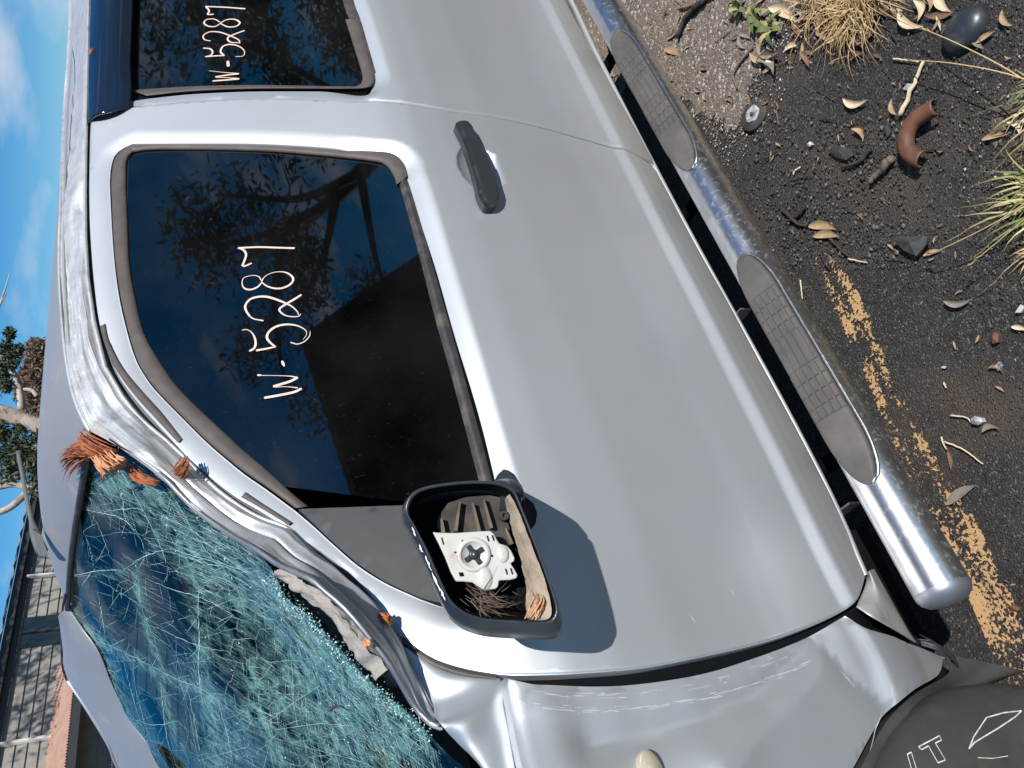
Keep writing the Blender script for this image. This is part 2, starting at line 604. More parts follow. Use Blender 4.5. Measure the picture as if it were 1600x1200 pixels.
# shattered laminated windscreen: dark clear panes turning to crushed green-white glass where the "frost" attribute is high
def windscreen_material():
    m = bpy.data.materials.new('shattered_laminated_glass')
    m.use_nodes = True
    nt = m.node_tree
    nt.nodes.clear()
    L = nt.links
    out = nt.nodes.new('ShaderNodeOutputMaterial')
    at = nt.nodes.new('ShaderNodeAttribute'); at.attribute_name = 'frost'
    tc = nt.nodes.new('ShaderNodeTexCoord')
    def mapping(rot, sc):
        mp = nt.nodes.new('ShaderNodeMapping')
        mp.inputs['Rotation'].default_value = rot
        mp.inputs['Scale'].default_value = sc
        L.new(tc.outputs['Object'], mp.inputs['Vector'])
        return mp.outputs['Vector']
    def vor(scale, vec, w):
        v = nt.nodes.new('ShaderNodeTexVoronoi')
        v.feature = 'DISTANCE_TO_EDGE'
        v.inputs['Scale'].default_value = scale
        L.new(vec, v.inputs['Vector'])
        r = nt.nodes.new('ShaderNodeMapRange')
        r.inputs['From Min'].default_value = 0.0
        r.inputs['From Max'].default_value = w
        r.inputs['To Min'].default_value = 1.0
        r.inputs['To Max'].default_value = 0.0
        L.new(v.outputs['Distance'], r.inputs['Value'])
        return r.outputs['Result']
    def op(o, a, b):
        n = nt.nodes.new('ShaderNodeMath'); n.operation = o
        for i, s in enumerate((a, b)):
            if hasattr(s, 'is_linked'): L.new(s, n.inputs[i])
            else: n.inputs[i].default_value = s
        return n.outputs[0]
    v1 = vor(90, mapping((0, 0, 0.5), (1.0, 2.6, 1.0)), 0.10)
    v2 = vor(210, mapping((0, 0, 1.2), (1.0, 1.5, 1.0)), 0.17)
    no = nt.nodes.new('ShaderNodeTexNoise'); no.inputs['Scale'].default_value = 38; no.inputs['Detail'].default_value = 6
    L.new(tc.outputs['Object'], no.inputs['Vector'])
    nr = nt.nodes.new('ShaderNodeMapRange'); nr.inputs['From Min'].default_value = 0.36; nr.inputs['From Max'].default_value = 0.66
    L.new(no.outputs['Fac'], nr.inputs['Value'])
    fr1 = op('MULTIPLY', at.outputs['Fac'], nr.outputs['Result'])
    net = op('MAXIMUM', op('MULTIPLY', v1, op('MINIMUM', op('MULTIPLY', fr1, 2.2), 1.0)), op('MULTIPLY', v2, op('MULTIPLY', fr1, 1.0)))
    haze = op('MULTIPLY', op('MULTIPLY', fr1, at.outputs['Fac']), 0.55)
    crush = op('MINIMUM', op('ADD', op('MULTIPLY', net, 0.6), haze), 0.95)
    dark = nt.nodes.new('ShaderNodeBsdfTransparent'); dark.inputs['Color'].default_value = (0.05, 0.085, 0.095, 1)
    gl = nt.nodes.new('ShaderNodeBsdfGlossy'); gl.inputs['Roughness'].default_value = 0.03
    gl.inputs['Color'].default_value = (0.85, 0.92, 0.88, 1)
    fz = nt.nodes.new('ShaderNodeFresnel'); fz.inputs['IOR'].default_value = 1.26
    base = nt.nodes.new('ShaderNodeMixShader')
    L.new(fz.outputs[0], base.inputs[0]); L.new(dark.outputs[0], base.inputs[1]); L.new(gl.outputs[0], base.inputs[2])
    fb = nt.nodes.new('ShaderNodeBsdfPrincipled')
    fb.inputs['Base Color'].default_value = (0.24, 0.52, 0.49, 1)
    fb.inputs['Roughness'].default_value = 0.35
    bp = nt.nodes.new('ShaderNodeBump'); bp.inputs['Strength'].default_value = 0.6; bp.inputs['Distance'].default_value = 0.002
    L.new(net, bp.inputs['Height'])
    L.new(bp.outputs['Normal'], fb.inputs['Normal'])
    mx = nt.nodes.new('ShaderNodeMixShader')
    L.new(crush, mx.inputs[0]); L.new(base.outputs[0], mx.inputs[1]); L.new(fb.outputs[0], mx.inputs[2])
    L.new(mx.outputs[0], out.inputs['Surface'])
    return m
screen_glass = windscreen_material()
def island_ramp(name, cols, rough):
    m = bpy.data.materials.new(name)
    m.use_nodes = True
    nt = m.node_tree
    b = nt.nodes['Principled BSDF']
    g = nt.nodes.new('ShaderNodeNewGeometry')
    cr = nt.nodes.new('ShaderNodeValToRGB')
    els = cr.color_ramp.elements
    els[0].color = (*cols[0], 1); els[1].color = (*cols[-1], 1)
    for i, c in enumerate(cols[1:-1], 1):
        e = els.new(i / (len(cols) - 1)); e.color = (*c, 1)
    tc = nt.nodes.new('ShaderNodeTexCoord')
    no = nt.nodes.new('ShaderNodeTexNoise'); no.inputs['Scale'].default_value = 45; no.inputs['Detail'].default_value = 4
    nt.links.new(tc.outputs['Object'], no.inputs['Vector'])
    mr = nt.nodes.new('ShaderNodeMapRange'); mr.inputs['From Min'].default_value = 0.3; mr.inputs['From Max'].default_value = 0.7
    nt.links.new(no.outputs['Fac'], mr.inputs['Value'])
    av = nt.nodes.new('ShaderNodeMath'); av.operation = 'MULTIPLY_ADD'; av.inputs[1].default_value = 0.65
    sc_ = nt.nodes.new('ShaderNodeMath'); sc_.operation = 'MULTIPLY'; sc_.inputs[1].default_value = 0.35
    nt.links.new(g.outputs['Random Per Island'], sc_.inputs[0])
    nt.links.new(mr.outputs['Result'], av.inputs[0]); nt.links.new(sc_.outputs[0], av.inputs[2])
    nt.links.new(av.outputs[0], cr.inputs['Fac'])
    nt.links.new(cr.outputs['Color'], b.inputs['Base Color'])
    b.inputs['Roughness'].default_value = rough
    return m
crack_mat = island_ramp('bright_glass_fracture', [(0.10, 0.36, 0.34), (0.30, 0.62, 0.58), (0.62, 0.88, 0.83), (1.0, 1.0, 1.0)], 0.3)
chip_mat = material('chips_and_glints', (0.92, 1.0, 0.98), 0.15, 0, 0.8)

# ================================================================== GROUND
def nodes_mat(name):
    m = bpy.data.materials.new(name)
    m.use_nodes = True
    return m, m.node_tree, m.node_tree.nodes['Principled BSDF']

def ground_material(name, dark, light, chip, earth, chip_scale=150, earth_lo=0.5, earth_hi=0.72, bump=0.9, rough=0.8, ragged=False):
    m, nt, b = nodes_mat(name)
    L = nt.links
    tc = nt.nodes.new('ShaderNodeTexCoord')
    def noise(s, d=8, r=0.65):
        n = nt.nodes.new('ShaderNodeTexNoise')
        n.inputs['Scale'].default_value = s; n.inputs['Detail'].default_value = d; n.inputs['Roughness'].default_value = r
        L.new(tc.outputs['Object'], n.inputs['Vector'])
        return n.outputs['Fac']
    def rng_(s, lo, hi):
        r = nt.nodes.new('ShaderNodeMapRange')
        r.inputs['From Min'].default_value = lo; r.inputs['From Max'].default_value = hi
        L.new(s, r.inputs['Value'])
        return r.outputs['Result']
    def mix(f, a, c):
        x = nt.nodes.new('ShaderNodeMix'); x.data_type = 'RGBA'
        L.new(f, x.inputs['Factor'])
        for k, s in (('A', a), ('B', c)):
            if hasattr(s, 'is_linked'): L.new(s, x.inputs[k])
            else: x.inputs[k].default_value = (*s, 1)
        return x.outputs['Result']
    v = nt.nodes.new('ShaderNodeTexVoronoi'); v.inputs['Scale'].default_value = chip_scale
    L.new(tc.outputs['Object'], v.inputs['Vector'])
    sep = nt.nodes.new('ShaderNodeSeparateColor')
    L.new(v.outputs['Color'], sep.inputs[0])
    c = mix(rng_(noise(60), 0.35, 0.7), dark, light)
    c = mix(rng_(sep.outputs[0], 0.84, 1.0), c, chip)
    c = mix(rng_(noise(2.6, 8, 0.7), earth_lo, earth_hi), c, earth)
    L.new(c, b.inputs['Base Color'])
    b.inputs['Roughness'].default_value = rough
    b.inputs['Specular IOR Level'].default_value = 0.35
    bp = nt.nodes.new('ShaderNodeBump'); bp.inputs['Strength'].default_value = bump; bp.inputs['Distance'].default_value = 0.005
    mm = nt.nodes.new('ShaderNodeMath'); mm.operation = 'MULTIPLY_ADD'; mm.inputs[1].default_value = -0.7
    L.new(v.outputs['Distance'], mm.inputs[0]); L.new(noise(240, 4), mm.inputs[2])
    L.new(mm.outputs[0], bp.inputs['Height']); L.new(bp.outputs['Normal'], b.inputs['Normal'])
    if ragged:                                        # the sheet thins out in crumbs towards its edge
        at = nt.nodes.new('ShaderNodeAttribute'); at.attribute_name = 'edge'
        ns_ = nt.nodes.new('ShaderNodeMath'); ns_.operation = 'MULTIPLY_ADD'; ns_.inputs[1].default_value = 1.6; ns_.inputs[2].default_value = -0.8
        L.new(noise(24, 8, 0.75), ns_.inputs[0])
        sm_ = nt.nodes.new('ShaderNodeMath'); sm_.operation = 'ADD'
        L.new(at.outputs['Fac'], sm_.inputs[0]); L.new(ns_.outputs[0], sm_.inputs[1])
        gt_ = nt.nodes.new('ShaderNodeMath'); gt_.operation = 'GREATER_THAN'; gt_.inputs[1].default_value = 0.5
        L.new(sm_.outputs[0], gt_.inputs[0]); L.new(gt_.outputs[0], b.inputs['Alpha'])
    return m
asphalt = ground_material('dark_oily_asphalt', (0.016, 0.016, 0.017), (0.045, 0.044, 0.044), (0.13, 0.126, 0.12), (0.075, 0.059, 0.047), 260, 0.46, 0.74)
gravel_dirt = ground_material('grey_brown_gravel_dirt', (0.12, 0.10, 0.083), (0.22, 0.19, 0.16), (0.50, 0.48, 0.46), (0.24, 0.175, 0.125), 110, 0.45, 0.8, 1.0, 0.9, True)

def noise2(P, s, seed=0):
    return (np.sin(P[..., 0] * s * 1.7 + seed) * np.cos(P[..., 1] * s * 1.3 + seed * 2) + 0.5 * np.sin(P[..., 0] * s * 3.9 - P[..., 1] * s * 3.1 + seed * 3) + 0.3 * np.sin(P[..., 0] * s * 8.3 + P[..., 1] * s * 7.7 + seed)) / 1.8

# one sheet to the horizon, finer and slightly uneven near the car
gx = np.unique(np.r_[np.linspace(-400, -3, 12), np.linspace(-3, 6, 120), np.linspace(6, 400, 12)])
gy = np.unique(np.r_[np.linspace(-400, -4, 12), np.linspace(-4, 4, 110), np.linspace(4, 400, 12)])
Gx, Gy = np.meshgrid(gx, gy, indexing='ij')
GP = np.stack([Gx, Gy, np.zeros_like(Gx)], -1)
near = np.exp(-((Gx - 1) ** 2 + Gy ** 2) / 9)
def ground_z(x, y):
    P = np.stack([np.asarray(x, float), np.asarray(y, float)], -1)
    n = np.exp(-((P[..., 0] - 1) ** 2 + P[..., 1] ** 2) / 9)
    return n * (0.004 * noise2(P, 3.0, 1.0) + 0.002 * noise2(P, 9.0, 2.0))
GP[..., 2] = ground_z(Gx, Gy)
tag(grid_obj('ground', GP, asphalt), kind='structure')

def ground_sheet(name, px_outline, mat, lift, n=120, dx=0.03, jag=0.012):
    o2 = np.array([onZ(x, y)[:2] for x, y in px_outline])
    o2 = smooth_curve(o2, n, True)
    o2 = o2 + rng.normal(0, jag, o2.shape)
    V, T = fill2d(o2, [], np.arange(o2[:, 0].min(), o2[:, 0].max(), dx), np.arange(o2[:, 1].min(), o2[:, 1].max(), dx))
    z = ground_z(V[:, 0], V[:, 1]) + lift
    o = mesh_obj(name, np.stack([V[:, 0], V[:, 1], z], 1), [tuple(t) for t in T], mat)
    at = o.data.attributes.new('edge', 'FLOAT', 'POINT')
    at.data.foreach_set('value', np.clip(poly_dist(V, o2) / 0.16, 0, 1.4).astype(np.float32))
    return o
tag(ground_sheet('gravel_verge', [(600, -500), (1460, -420), (1420, -60), (1300, 30), (1235, 70), (1200, 130), (1195, 185), (1160, 235), (1128, 250), (1080, 215), (1010, 160), (960, 190), (900, 100), (700, -60)], gravel_dirt, 0.004), kind='structure')
tag(ground_sheet('bare_earth_patch', [(1580, 60), (1530, 110), (1500, 180), (1490, 250), (1530, 290), (1600, 310), (1700, 330), (1740, 100)], ground_material('packed_brown_earth', (0.085, 0.07, 0.058), (0.13, 0.11, 0.09), (0.28, 0.26, 0.24), (0.11, 0.085, 0.065), 140, 0.45, 0.8, 0.8, 0.9, True), 0.004), kind='structure')

# worn yellow line: paint left in patches, the asphalt shows between
m, nt, b = nodes_mat('worn_yellow_paint')
L = nt.links
tc = nt.nodes.new('ShaderNodeTexCoord')
n1 = nt.nodes.new('ShaderNodeTexNoise'); n1.inputs['Scale'].default_value = 125; n1.inputs['Detail'].default_value = 6; n1.inputs['Roughness'].default_value = 0.6
n2 = nt.nodes.new('ShaderNodeTexNoise'); n2.inputs['Scale'].default_value = 9; n2.inputs['Detail'].default_value = 4
at_ = nt.nodes.new('ShaderNodeAttribute'); at_.attribute_name = 'worn'
for n_ in (n1, n2): L.new(tc.outputs['Object'], n_.inputs['Vector'])
ad = nt.nodes.new('ShaderNodeMath'); ad.operation = 'MULTIPLY_ADD'; ad.inputs[1].default_value = 0.75
L.new(n2.outputs['Fac'], ad.inputs[0]); L.new(n1.outputs['Fac'], ad.inputs[2])
sb = nt.nodes.new('ShaderNodeMath'); sb.operation = 'SUBTRACT'
L.new(ad.outputs[0], sb.inputs[0]); L.new(at_.outputs['Fac'], sb.inputs[1])
gt = nt.nodes.new('ShaderNodeMath'); gt.operation = 'GREATER_THAN'; gt.inputs[1].default_value = 0.872
L.new(sb.outputs[0], gt.inputs[0]); L.new(gt.outputs[0], b.inputs['Alpha'])
n3 = nt.nodes.new('ShaderNodeTexNoise'); n3.inputs['Scale'].default_value = 90; n3.inputs['Detail'].default_value = 6
L.new(tc.outputs['Object'], n3.inputs['Vector'])
mx_ = nt.nodes.new('ShaderNodeMix'); mx_.data_type = 'RGBA'
mx_.inputs['A'].default_value = (0.34, 0.20, 0.09, 1); mx_.inputs['B'].default_value = (0.52, 0.345, 0.18, 1)
L.new(n3.outputs['Fac'], mx_.inputs['Factor']); L.new(mx_.outputs['Result'], b.inputs['Base Color'])
b.inputs['Roughness'].default_value = 0.8
bpn = nt.nodes.new('ShaderNodeBump'); bpn.inputs['Strength'].default_value = 0.5; bpn.inputs['Distance'].default_value = 0.003
L.new(n1.outputs['Fac'], bpn.inputs['Height']); L.new(bpn.outputs['Normal'], b.inputs['Normal'])
yl_a = [(1255, 375), (1300, 470), (1360, 605), (1400, 700), (1465, 840), (1500, 905), (1535, 985), (1560, 1045), (1600, 1140), (1680, 1330)]
yl_b = [(1275, 370), (1340, 450), (1400, 590), (1452, 690), (1520, 800), (1560, 885), (1600, 955), (1632, 1020), (1680, 1110), (1780, 1300)]
A3 = smooth_curve(np.array([onZ(x, y) for x, y in yl_a]), 90); B3 = smooth_curve(np.array([onZ(x, y) for x, y in yl_b]), 90)
G = np.array([A3 * (1 - t) + B3 * t for t in np.linspace(0, 1, 12)]).transpose(1, 0, 2)
G[..., 2] = ground_z(G[..., 0], G[..., 1]) + 0.004
line = grid_obj('yellow_road_line', G, m)
tag(line, kind='structure')
a_ = line.data.attributes.new('worn', 'FLOAT', 'POINT')
ss = np.linspace(0, 1, 90)[:, None]; tt = np.linspace(0, 1, 12)[None]
wv = 0.10 * (np.abs(tt - 0.5) * 2) ** 6 + 0.14 * np.exp(-((tt - 0.5) / 0.18) ** 2) * (1 - 0.7 * sstep(0.5, 0.7, ss)) + 0.12 * np.exp(-((ss - 0.0) / 0.05) ** 2) + 0.05 * np.exp(-((ss - 0.42) / 0.10) ** 2) - 0.03 * sstep(0.5, 0.7, ss)
a_.data.foreach_set('value', np.broadcast_to(wv, (90, 12)).reshape(-1).astype(np.float32))

# loose stones: nobody could count them
def stones(name, regions, mat, seed):
    r = np.random.default_rng(seed)
    base = np.array([(1, 0, 0), (-1, 0, 0), (0, 1, 0), (0, -1, 0), (0, 0, 1), (0, 0, -1)], float)
    faces = [(0, 2, 4), (2, 1, 4), (1, 3, 4), (3, 0, 4), (2, 0, 5), (1, 2, 5), (3, 1, 5), (0, 3, 5)]
    V, Fc = [], []
    for (x0, x1, y0, y1), n, (s0, s1), test in regions:
        px = r.uniform(x0, x1, n * 3); py = r.uniform(y0, y1, n * 3)
        k = 0
        for a, c in zip(px, py):
            if test is not None and not test(a, c): continue
            p = onZ(a, c)
            s = s0 + (s1 - s0) * r.random() ** 3
            q = base * s * r.uniform(0.5, 1.1, (6, 1)) * np.array([1, 1, 0.7])
            t = r.uniform(0, 6.28)
            q = q @ np.array([[math.cos(t), -math.sin(t), 0], [math.sin(t), math.cos(t), 0], [0, 0, 1]])
            z = ground_z(p[0], p[1]) + 0.004 + s * 0.25
            bb = len(V)
            V += [tuple(v) for v in q + np.array([p[0], p[1], z])]
            Fc += [tuple(i + bb for i in f) for f in faces]
            k += 1
            if k >= n: break
    o = mesh_obj(name, V, Fc, mat, None, False)
    return tag(o, kind='stuff')
def speck_material(name, cols, scale):
    m, nt, b = nodes_mat(name)
    g = nt.nodes.new('ShaderNodeNewGeometry')
    cr = nt.nodes.new('ShaderNodeValToRGB')
    cr.color_ramp.interpolation = 'CONSTANT'
    els = cr.color_ramp.elements
    els[0].position = 0; els[0].color = (*cols[0], 1)
    els[1].position = 1 / len(cols); els[1].color = (*cols[1], 1)
    for i, c in enumerate(cols[2:], 2):
        e = els.new(i / len(cols)); e.color = (*c, 1)
    nt.links.new(g.outputs['Random Per Island'], cr.inputs['Fac'])
    nt.links.new(cr.outputs['Color'], b.inputs['Base Color'])
    b.inputs['Roughness'].default_value = 0.75
    return m
gravel_m = speck_material('mixed_gravel', [(0.16, 0.14, 0.12), (0.25, 0.23, 0.21), (0.10, 0.085, 0.075), (0.32, 0.30, 0.28), (0.18, 0.13, 0.10), (0.42, 0.41, 0.40), (0.06, 0.055, 0.05), (0.22, 0.17, 0.13)], 1)
coal_m = speck_material('dark_road_grit', [(0.020, 0.019, 0.018), (0.035, 0.033, 0.031), (0.06, 0.055, 0.05), (0.025, 0.022, 0.02), (0.10, 0.095, 0.09), (0.045, 0.037, 0.03), (0.03, 0.03, 0.03), (0.12, 0.115, 0.11)], 1)
def in_gravel(x, y):
    return x < np.interp(y, [-100, 20, 70, 130, 200, 260, 300], [1450, 1310, 1240, 1205, 1190, 1140, 1080]) + random.gauss(0, 18) and x > np.interp(y, [0, 100, 250, 400], [985, 1030, 1130, 1215])
stones('gravel', [((960, 1460, -60, 290), 9000, (0.0012, 0.0052), in_gravel), ((1480, 1660, 20, 330), 500, (0.001, 0.004), None)], gravel_m, 3)
stones('road_grit', [((1120, 1650, -20, 480), 5000, (0.0010, 0.0045), lambda x, y: x > np.interp(y, [0, 250, 480], [1280, 1140, 1255])), ((1240, 1650, 330, 1100), 4200, (0.0008, 0.0028), lambda x, y: x > np.interp(y, [330, 600, 900, 1100], [1200, 1366, 1515, 1580])), ((1180, 1420, 180, 420), 1500, (0.002, 0.008), None)], coal_m, 4)

# ================================================================== BACKGROUND
def dir_of(px, py):
    d = ray(px, py)
    return d
WD = np.array([math.cos(math.radians(20.8)), math.sin(math.radians(20.8)), 0])     # along the far wall
dd = ray(0, 1010); hd_ = dd[:2] / np.linalg.norm(dd[:2])
WB = np.array([CAM[0] + hd_[0] * 16, CAM[1] + hd_[1] * 16, 0.0])
WNRM = np.array([WD[1], -WD[0], 0.0])                                              # faces the camera
def wallp(px, py, out=0.0):
    p = onP(px, py, WB + WNRM * out, WNRM)
    return (p - WB) @ WD, p[2]
weather = material('weathered_grey_weatherboard', (0.27, 0.255, 0.23), 0.85, 0, 0.2, var=((0.20, 0.19, 0.17), 5, 0.4, 0.7))
weather2 = material('beige_weatherboard', (0.45, 0.41, 0.35), 0.85, 0, 0.2, var=((0.38, 0.34, 0.28), 3, 0.4, 0.7))
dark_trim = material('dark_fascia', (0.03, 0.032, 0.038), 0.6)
terracotta = material('faded_terracotta_sheet', (0.33, 0.215, 0.17), 0.7, 0, 0.3, var=((0.28, 0.16, 0.12), 7, 0.4, 0.7))
white_trim = material('white_painted_trim', (0.60, 0.59, 0.56), 0.6)
roof_tin = material('grey_roof_sheet', (0.30, 0.29, 0.30), 0.5, 0.3)
win_dark = material('dark_window_glass', (0.012, 0.014, 0.018), 0.08, 0, 0.6)
HOUSE = empty('weatherboard_building', tuple(WB))
tag(HOUSE, 'grey weatherboard building with terracotta awning behind the car', 'building')
def wall_pt(s, out, z):
    return WB + WD * s + WNRM * out + np.array([0, 0, z])
def lap_wall(name, s0, s1, z0, z1, mat, lap=0.16, out=0.0):
    V, Fc = [], []
    zs_ = np.arange(z0, z1, lap)
    for z in zs_:
        zt = min(z + lap, z1)
        b_ = len(V)
        for s in (s0, s1):
            V += [wall_pt(s, out - 0.05, z), wall_pt(s, out + 0.024, z), wall_pt(s, out + 0.002, zt)]
        Fc += [(b_, b_ + 3, b_ + 4, b_ + 1), (b_ + 1, b_ + 4, b_ + 5, b_ + 2)]
    return mesh_obj(name, V, Fc, mat, HOUSE, False)
zt0 = wallp(0, 1010)[1]
z_eave = zt0 - 0.12
z_aw_t = wallp(88, 1060)[1]
z_aw_b = wallp(112, 1120, 0.5)[1]
s_w0 = wallp(60, 1012)[0]; s_w1 = wallp(60, 965)[0]
lap_wall('wall', -14, 14, z_aw_t - 1.0, z_eave, weather)
lap_wall('lower_wall', -14, 14, 0.0, z_aw_t - 1.0, weather2)
def hbox(name, s0, s1, o0, o1, z0, z1, mat, parent=HOUSE):
    V = [wall_pt(s, o, z) for s in (s0, s1) for o in (o0, o1) for z in (z0, z1)]
    return mesh_obj(name, V, [(0, 1, 3, 2), (4, 6, 7, 5), (0, 4, 5, 1), (2, 3, 7, 6), (0, 2, 6, 4), (1, 5, 7, 3)], mat, parent, False)
hbox('fascia', -14.2, 14.2, 0.0, 0.14, z_eave - 0.04, z_eave + 0.08, dark_trim)
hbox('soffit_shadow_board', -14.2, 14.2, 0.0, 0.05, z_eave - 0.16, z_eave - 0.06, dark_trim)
V, Fc = [], []                                        # corrugated roof edge
ns = 300
for i in range(ns):
    s = -14.2 + 28.4 * i / (ns - 1)
    h = 0.02 * math.sin(i * 1.4)
    V += [wall_pt(s, 0.22, z_eave + 0.10 + h), wall_pt(s, -3.0, z_eave + 0.75 + h)]
for i in range(ns - 1): Fc.append((2 * i, 2 * i + 2, 2 * i + 3, 2 * i + 1))
mesh_obj('roof', V, Fc, roof_tin, HOUSE)
V, Fc = [], []
s_a1 = wallp(76, 1045)[0]
ns = 900
for i in range(ns):
    s = -14 + (s_a1 + 14) * i / (ns - 1)
    h = 0.014 * math.sin(i * 1.9)
    V += [wall_pt(s, 0.03, z_aw_t + h), wall_pt(s, 0.52, z_aw_b + 0.02 + h)]
for i in range(ns - 1): Fc.append((2 * i, 2 * i + 2, 2 * i + 3, 2 * i + 1))
mesh_obj('awning', V, Fc, terracotta, HOUSE)
hbox('awning_gutter', -14, s_a1, 0.50, 0.60, z_aw_b - 0.12, z_aw_b - 0.005, dark_trim)
for x, y0 in ((40, 905), (30, 1163)):
    s = wallp(x, y0)[0]
    hbox('downpipe', s - 0.025, s + 0.025, 0.03, 0.09, z_aw_t - 0.25 if y0 < 1000 else z_aw_t - 0.05, z_eave - 0.1, white_trim)
wn_ = hbox('window', s_w0, s_w1, 0.0, 0.035, z_aw_t - 0.5, z_eave - 0.18, win_dark)
hbox('window_frame', (s_w0 + s_w1) / 2 - 0.03, (s_w0 + s_w1) / 2 + 0.03, 0.03, 0.06, z_aw_t - 0.5, z_eave - 0.18, dark_trim, wn_)

# ---- trees
leaf_m = speck_material('eucalypt_leaves', [(0.035, 0.055, 0.022), (0.055, 0.08, 0.035), (0.025, 0.04, 0.018), (0.075, 0.095, 0.045), (0.045, 0.06, 0.03)], 1)
dead_m = speck_material('dead_brown_leaves', [(0.15, 0.095, 0.06), (0.10, 0.065, 0.045), (0.20, 0.13, 0.085), (0.07, 0.05, 0.035), (0.13, 0.10, 0.075)], 1)
bark_m = material('pale_gum_bark', (0.46, 0.40, 0.34), 0.85, 0, 0.2, var=((0.20, 0.15, 0.12), 6, 0.45, 0.7), bump=(20, 0.4, 0.02))
bark_d = material('dark_rough_bark', (0.09, 0.07, 0.055), 0.9, 0, 0.2, var=((0.05, 0.04, 0.03), 9, 0.4, 0.7), bump=(20, 0.5, 0.02))

def leaf_cloud(name, clumps, per, size, mat, parent, seed):
    r = np.random.default_rng(seed)
    V, Fc = [], []
    for c, rad in clumps:
        c = np.array(c, float)
        n = int(per)
        d = r.normal(0, 1, (n, 3)); d /= np.linalg.norm(d, axis=1, keepdims=True)
        rr_ = rad * r.random(n) ** 0.45
        for k in range(n):
            p = c + d[k] * rr_[k] * np.array([1, 1, 0.72])
            a = r.normal(0, 1, 3); a[2] -= 0.7; a /= np.linalg.norm(a)
            b_ = np.cross(a, r.normal(0, 1, 3)); b_ /= np.linalg.norm(b_) + 1e-9
            s = size * r.uniform(0.6, 1.4)
            i0 = len(V)
            V += [tuple(p - a * s), tuple(p + b_ * s * 0.26), tuple(p + a * s), tuple(p - b_ * s * 0.26)]
            Fc.append((i0, i0 + 1, i0 + 2, i0 + 3))
    return mesh_obj(name, V, Fc, mat, parent, False)

def tree(name, loc, height, spread, seed, label, group=None, bark=None, leaves=None, per=260, size=0.10, trunk_r=0.16, limbs=9, lean=(0, 0)):
    r = np.random.default_rng(seed)
    root = empty(name, tuple(loc))
    tag(root, label, 'tree', group)
    loc = np.array(loc, float)
    mb = MB()
    top = loc + np.array([lean[0], lean[1], height * 0.72])
    T = smooth_curve(np.array([loc, loc + (top - loc) * 0.35 + r.normal(0, 0.15, 3) * [1, 1, 0], loc + (top - loc) * 0.7 + r.normal(0, 0.25, 3) * [1, 1, 0], top]), 24)
    mb.tube(T, np.linspace(trunk_r, trunk_r * 0.35, 24), 9)
    clumps = []
    lb = MB()
    for i in range(limbs):
        f = r.uniform(0.34, 0.98)
        p0 = T[int(f * 23)]
        az = 2.4 * i + r.uniform(-0.4, 0.4)
        ln = spread * r.uniform(0.6, 1.0) * (1.15 - 0.5 * f)
        e = p0 + np.array([math.cos(az) * ln, math.sin(az) * ln, height * r.uniform(0.10, 0.26)])
        mid = (p0 + e) / 2 + r.normal(0, 0.12 * ln, 3)
        Lm = smooth_curve(np.array([p0, mid, e]), 14)
        lb.tube(Lm, np.linspace(trunk_r * 0.42, trunk_r * 0.10, 14), 6)
        for q in (8, 11, 13):
            c = Lm[q] + r.normal(0, 0.22 * spread / 2, 3)
            clumps.append((c, spread * r.uniform(0.16, 0.30)))
            lb.tube(np.array([Lm[q - 1], (Lm[q - 1] + c) / 2 + r.normal(0, 0.06, 3), c]), [trunk_r * 0.10, trunk_r * 0.07, trunk_r * 0.03], 5)
    mb.build('trunk', bark or bark_m, root)
    lb.build('limbs', bark or bark_m, root)
    leaf_cloud('crown', clumps, per, size, leaves or leaf_m, root, seed + 5)
    return root

# gum tree beyond the car, its limbs and leaves placed as they show over the roof
TD = 11.0
def far(px, py, dist=TD):
    d = ray(px, py)
    return CAM + d * dist / np.linalg.norm(d[:2])
tb = far(70, 700); tb[2] = 0
GUM = empty('gum_tree', tuple(tb))
tag(GUM, 'leafy gum tree with pale crooked limbs behind the car roof', 'tree')
mb = MB()
T_GUM = smooth_curve(np.array([tb, far(120, 690), far(70, 668), far(30, 655), far(-30, 650), far(-150, 640), far(-150, 640) + np.array([0.5, 1.0, 1.6])]), 30)
mb.tube(T_GUM, np.linspace(0.11, 0.06, 30), 10)
mb.build('trunk', bark_m, GUM)
for pts, r0, r1 in (([(68, 662), (45, 655), (25, 646), (0, 638), (-40, 632)], 0.06, 0.045), ([(34, 640), (31, 612), (27, 596), (14, 572), (0, 556), (-25, 540)], 0.045, 0.028), ([(28, 605), (10, 597), (-20, 590)], 0.016, 0.01), ([(60, 755), (44, 768), (20, 790), (0, 800), (-40, 812)], 0.045, 0.035), ([(70, 765), (40, 760), (15, 757), (-30, 770)], 0.05, 0.035), ([(58, 618), (50, 610), (36, 608)], 0.03, 0.02), ([(64, 690), (30, 742), (0, 752), (-30, 765)], 0.05, 0.03), ([(0, 476), (7, 455), (15, 428)], 0.012, 0.004), ([(-30, 520), (-5, 490), (0, 476), (10, 458)], 0.02, 0.006)):
    mb = MB(); mb.tube(smooth_curve(np.array([far(*p) for p in pts]), 18), np.linspace(r0, r1, 18), 8)
    mb.build('limb', bark_m, GUM)
cl = []
for x, y, r in ((8, 690, 0.20), (30, 690, 0.2), (50, 700, 0.22), (15, 715, 0.22), (45, 730, 0.2), (20, 735, 0.16), (10, 545, 0.13), (20, 562, 0.12), (5, 575, 0.14), (8, 600, 0.12), (30, 545, 0.07), (15, 520, 0.08), (-20, 560, 0.3), (-30, 700, 0.4), (-30, 620, 0.3), (-60, 760, 0.4), (-60, 520, 0.35), (2, 670, 0.14), (30, 665, 0.1), (60, 710, 0.2), (55, 740, 0.2), (62, 680, 0.16), (30, 710, 0.2), (5, 735, 0.2), (60, 760, 0.16)):
    cl.append((far(x, y), r))
leaf_cloud('crown', cl, 210, 0.042, leaf_m, GUM, 31)
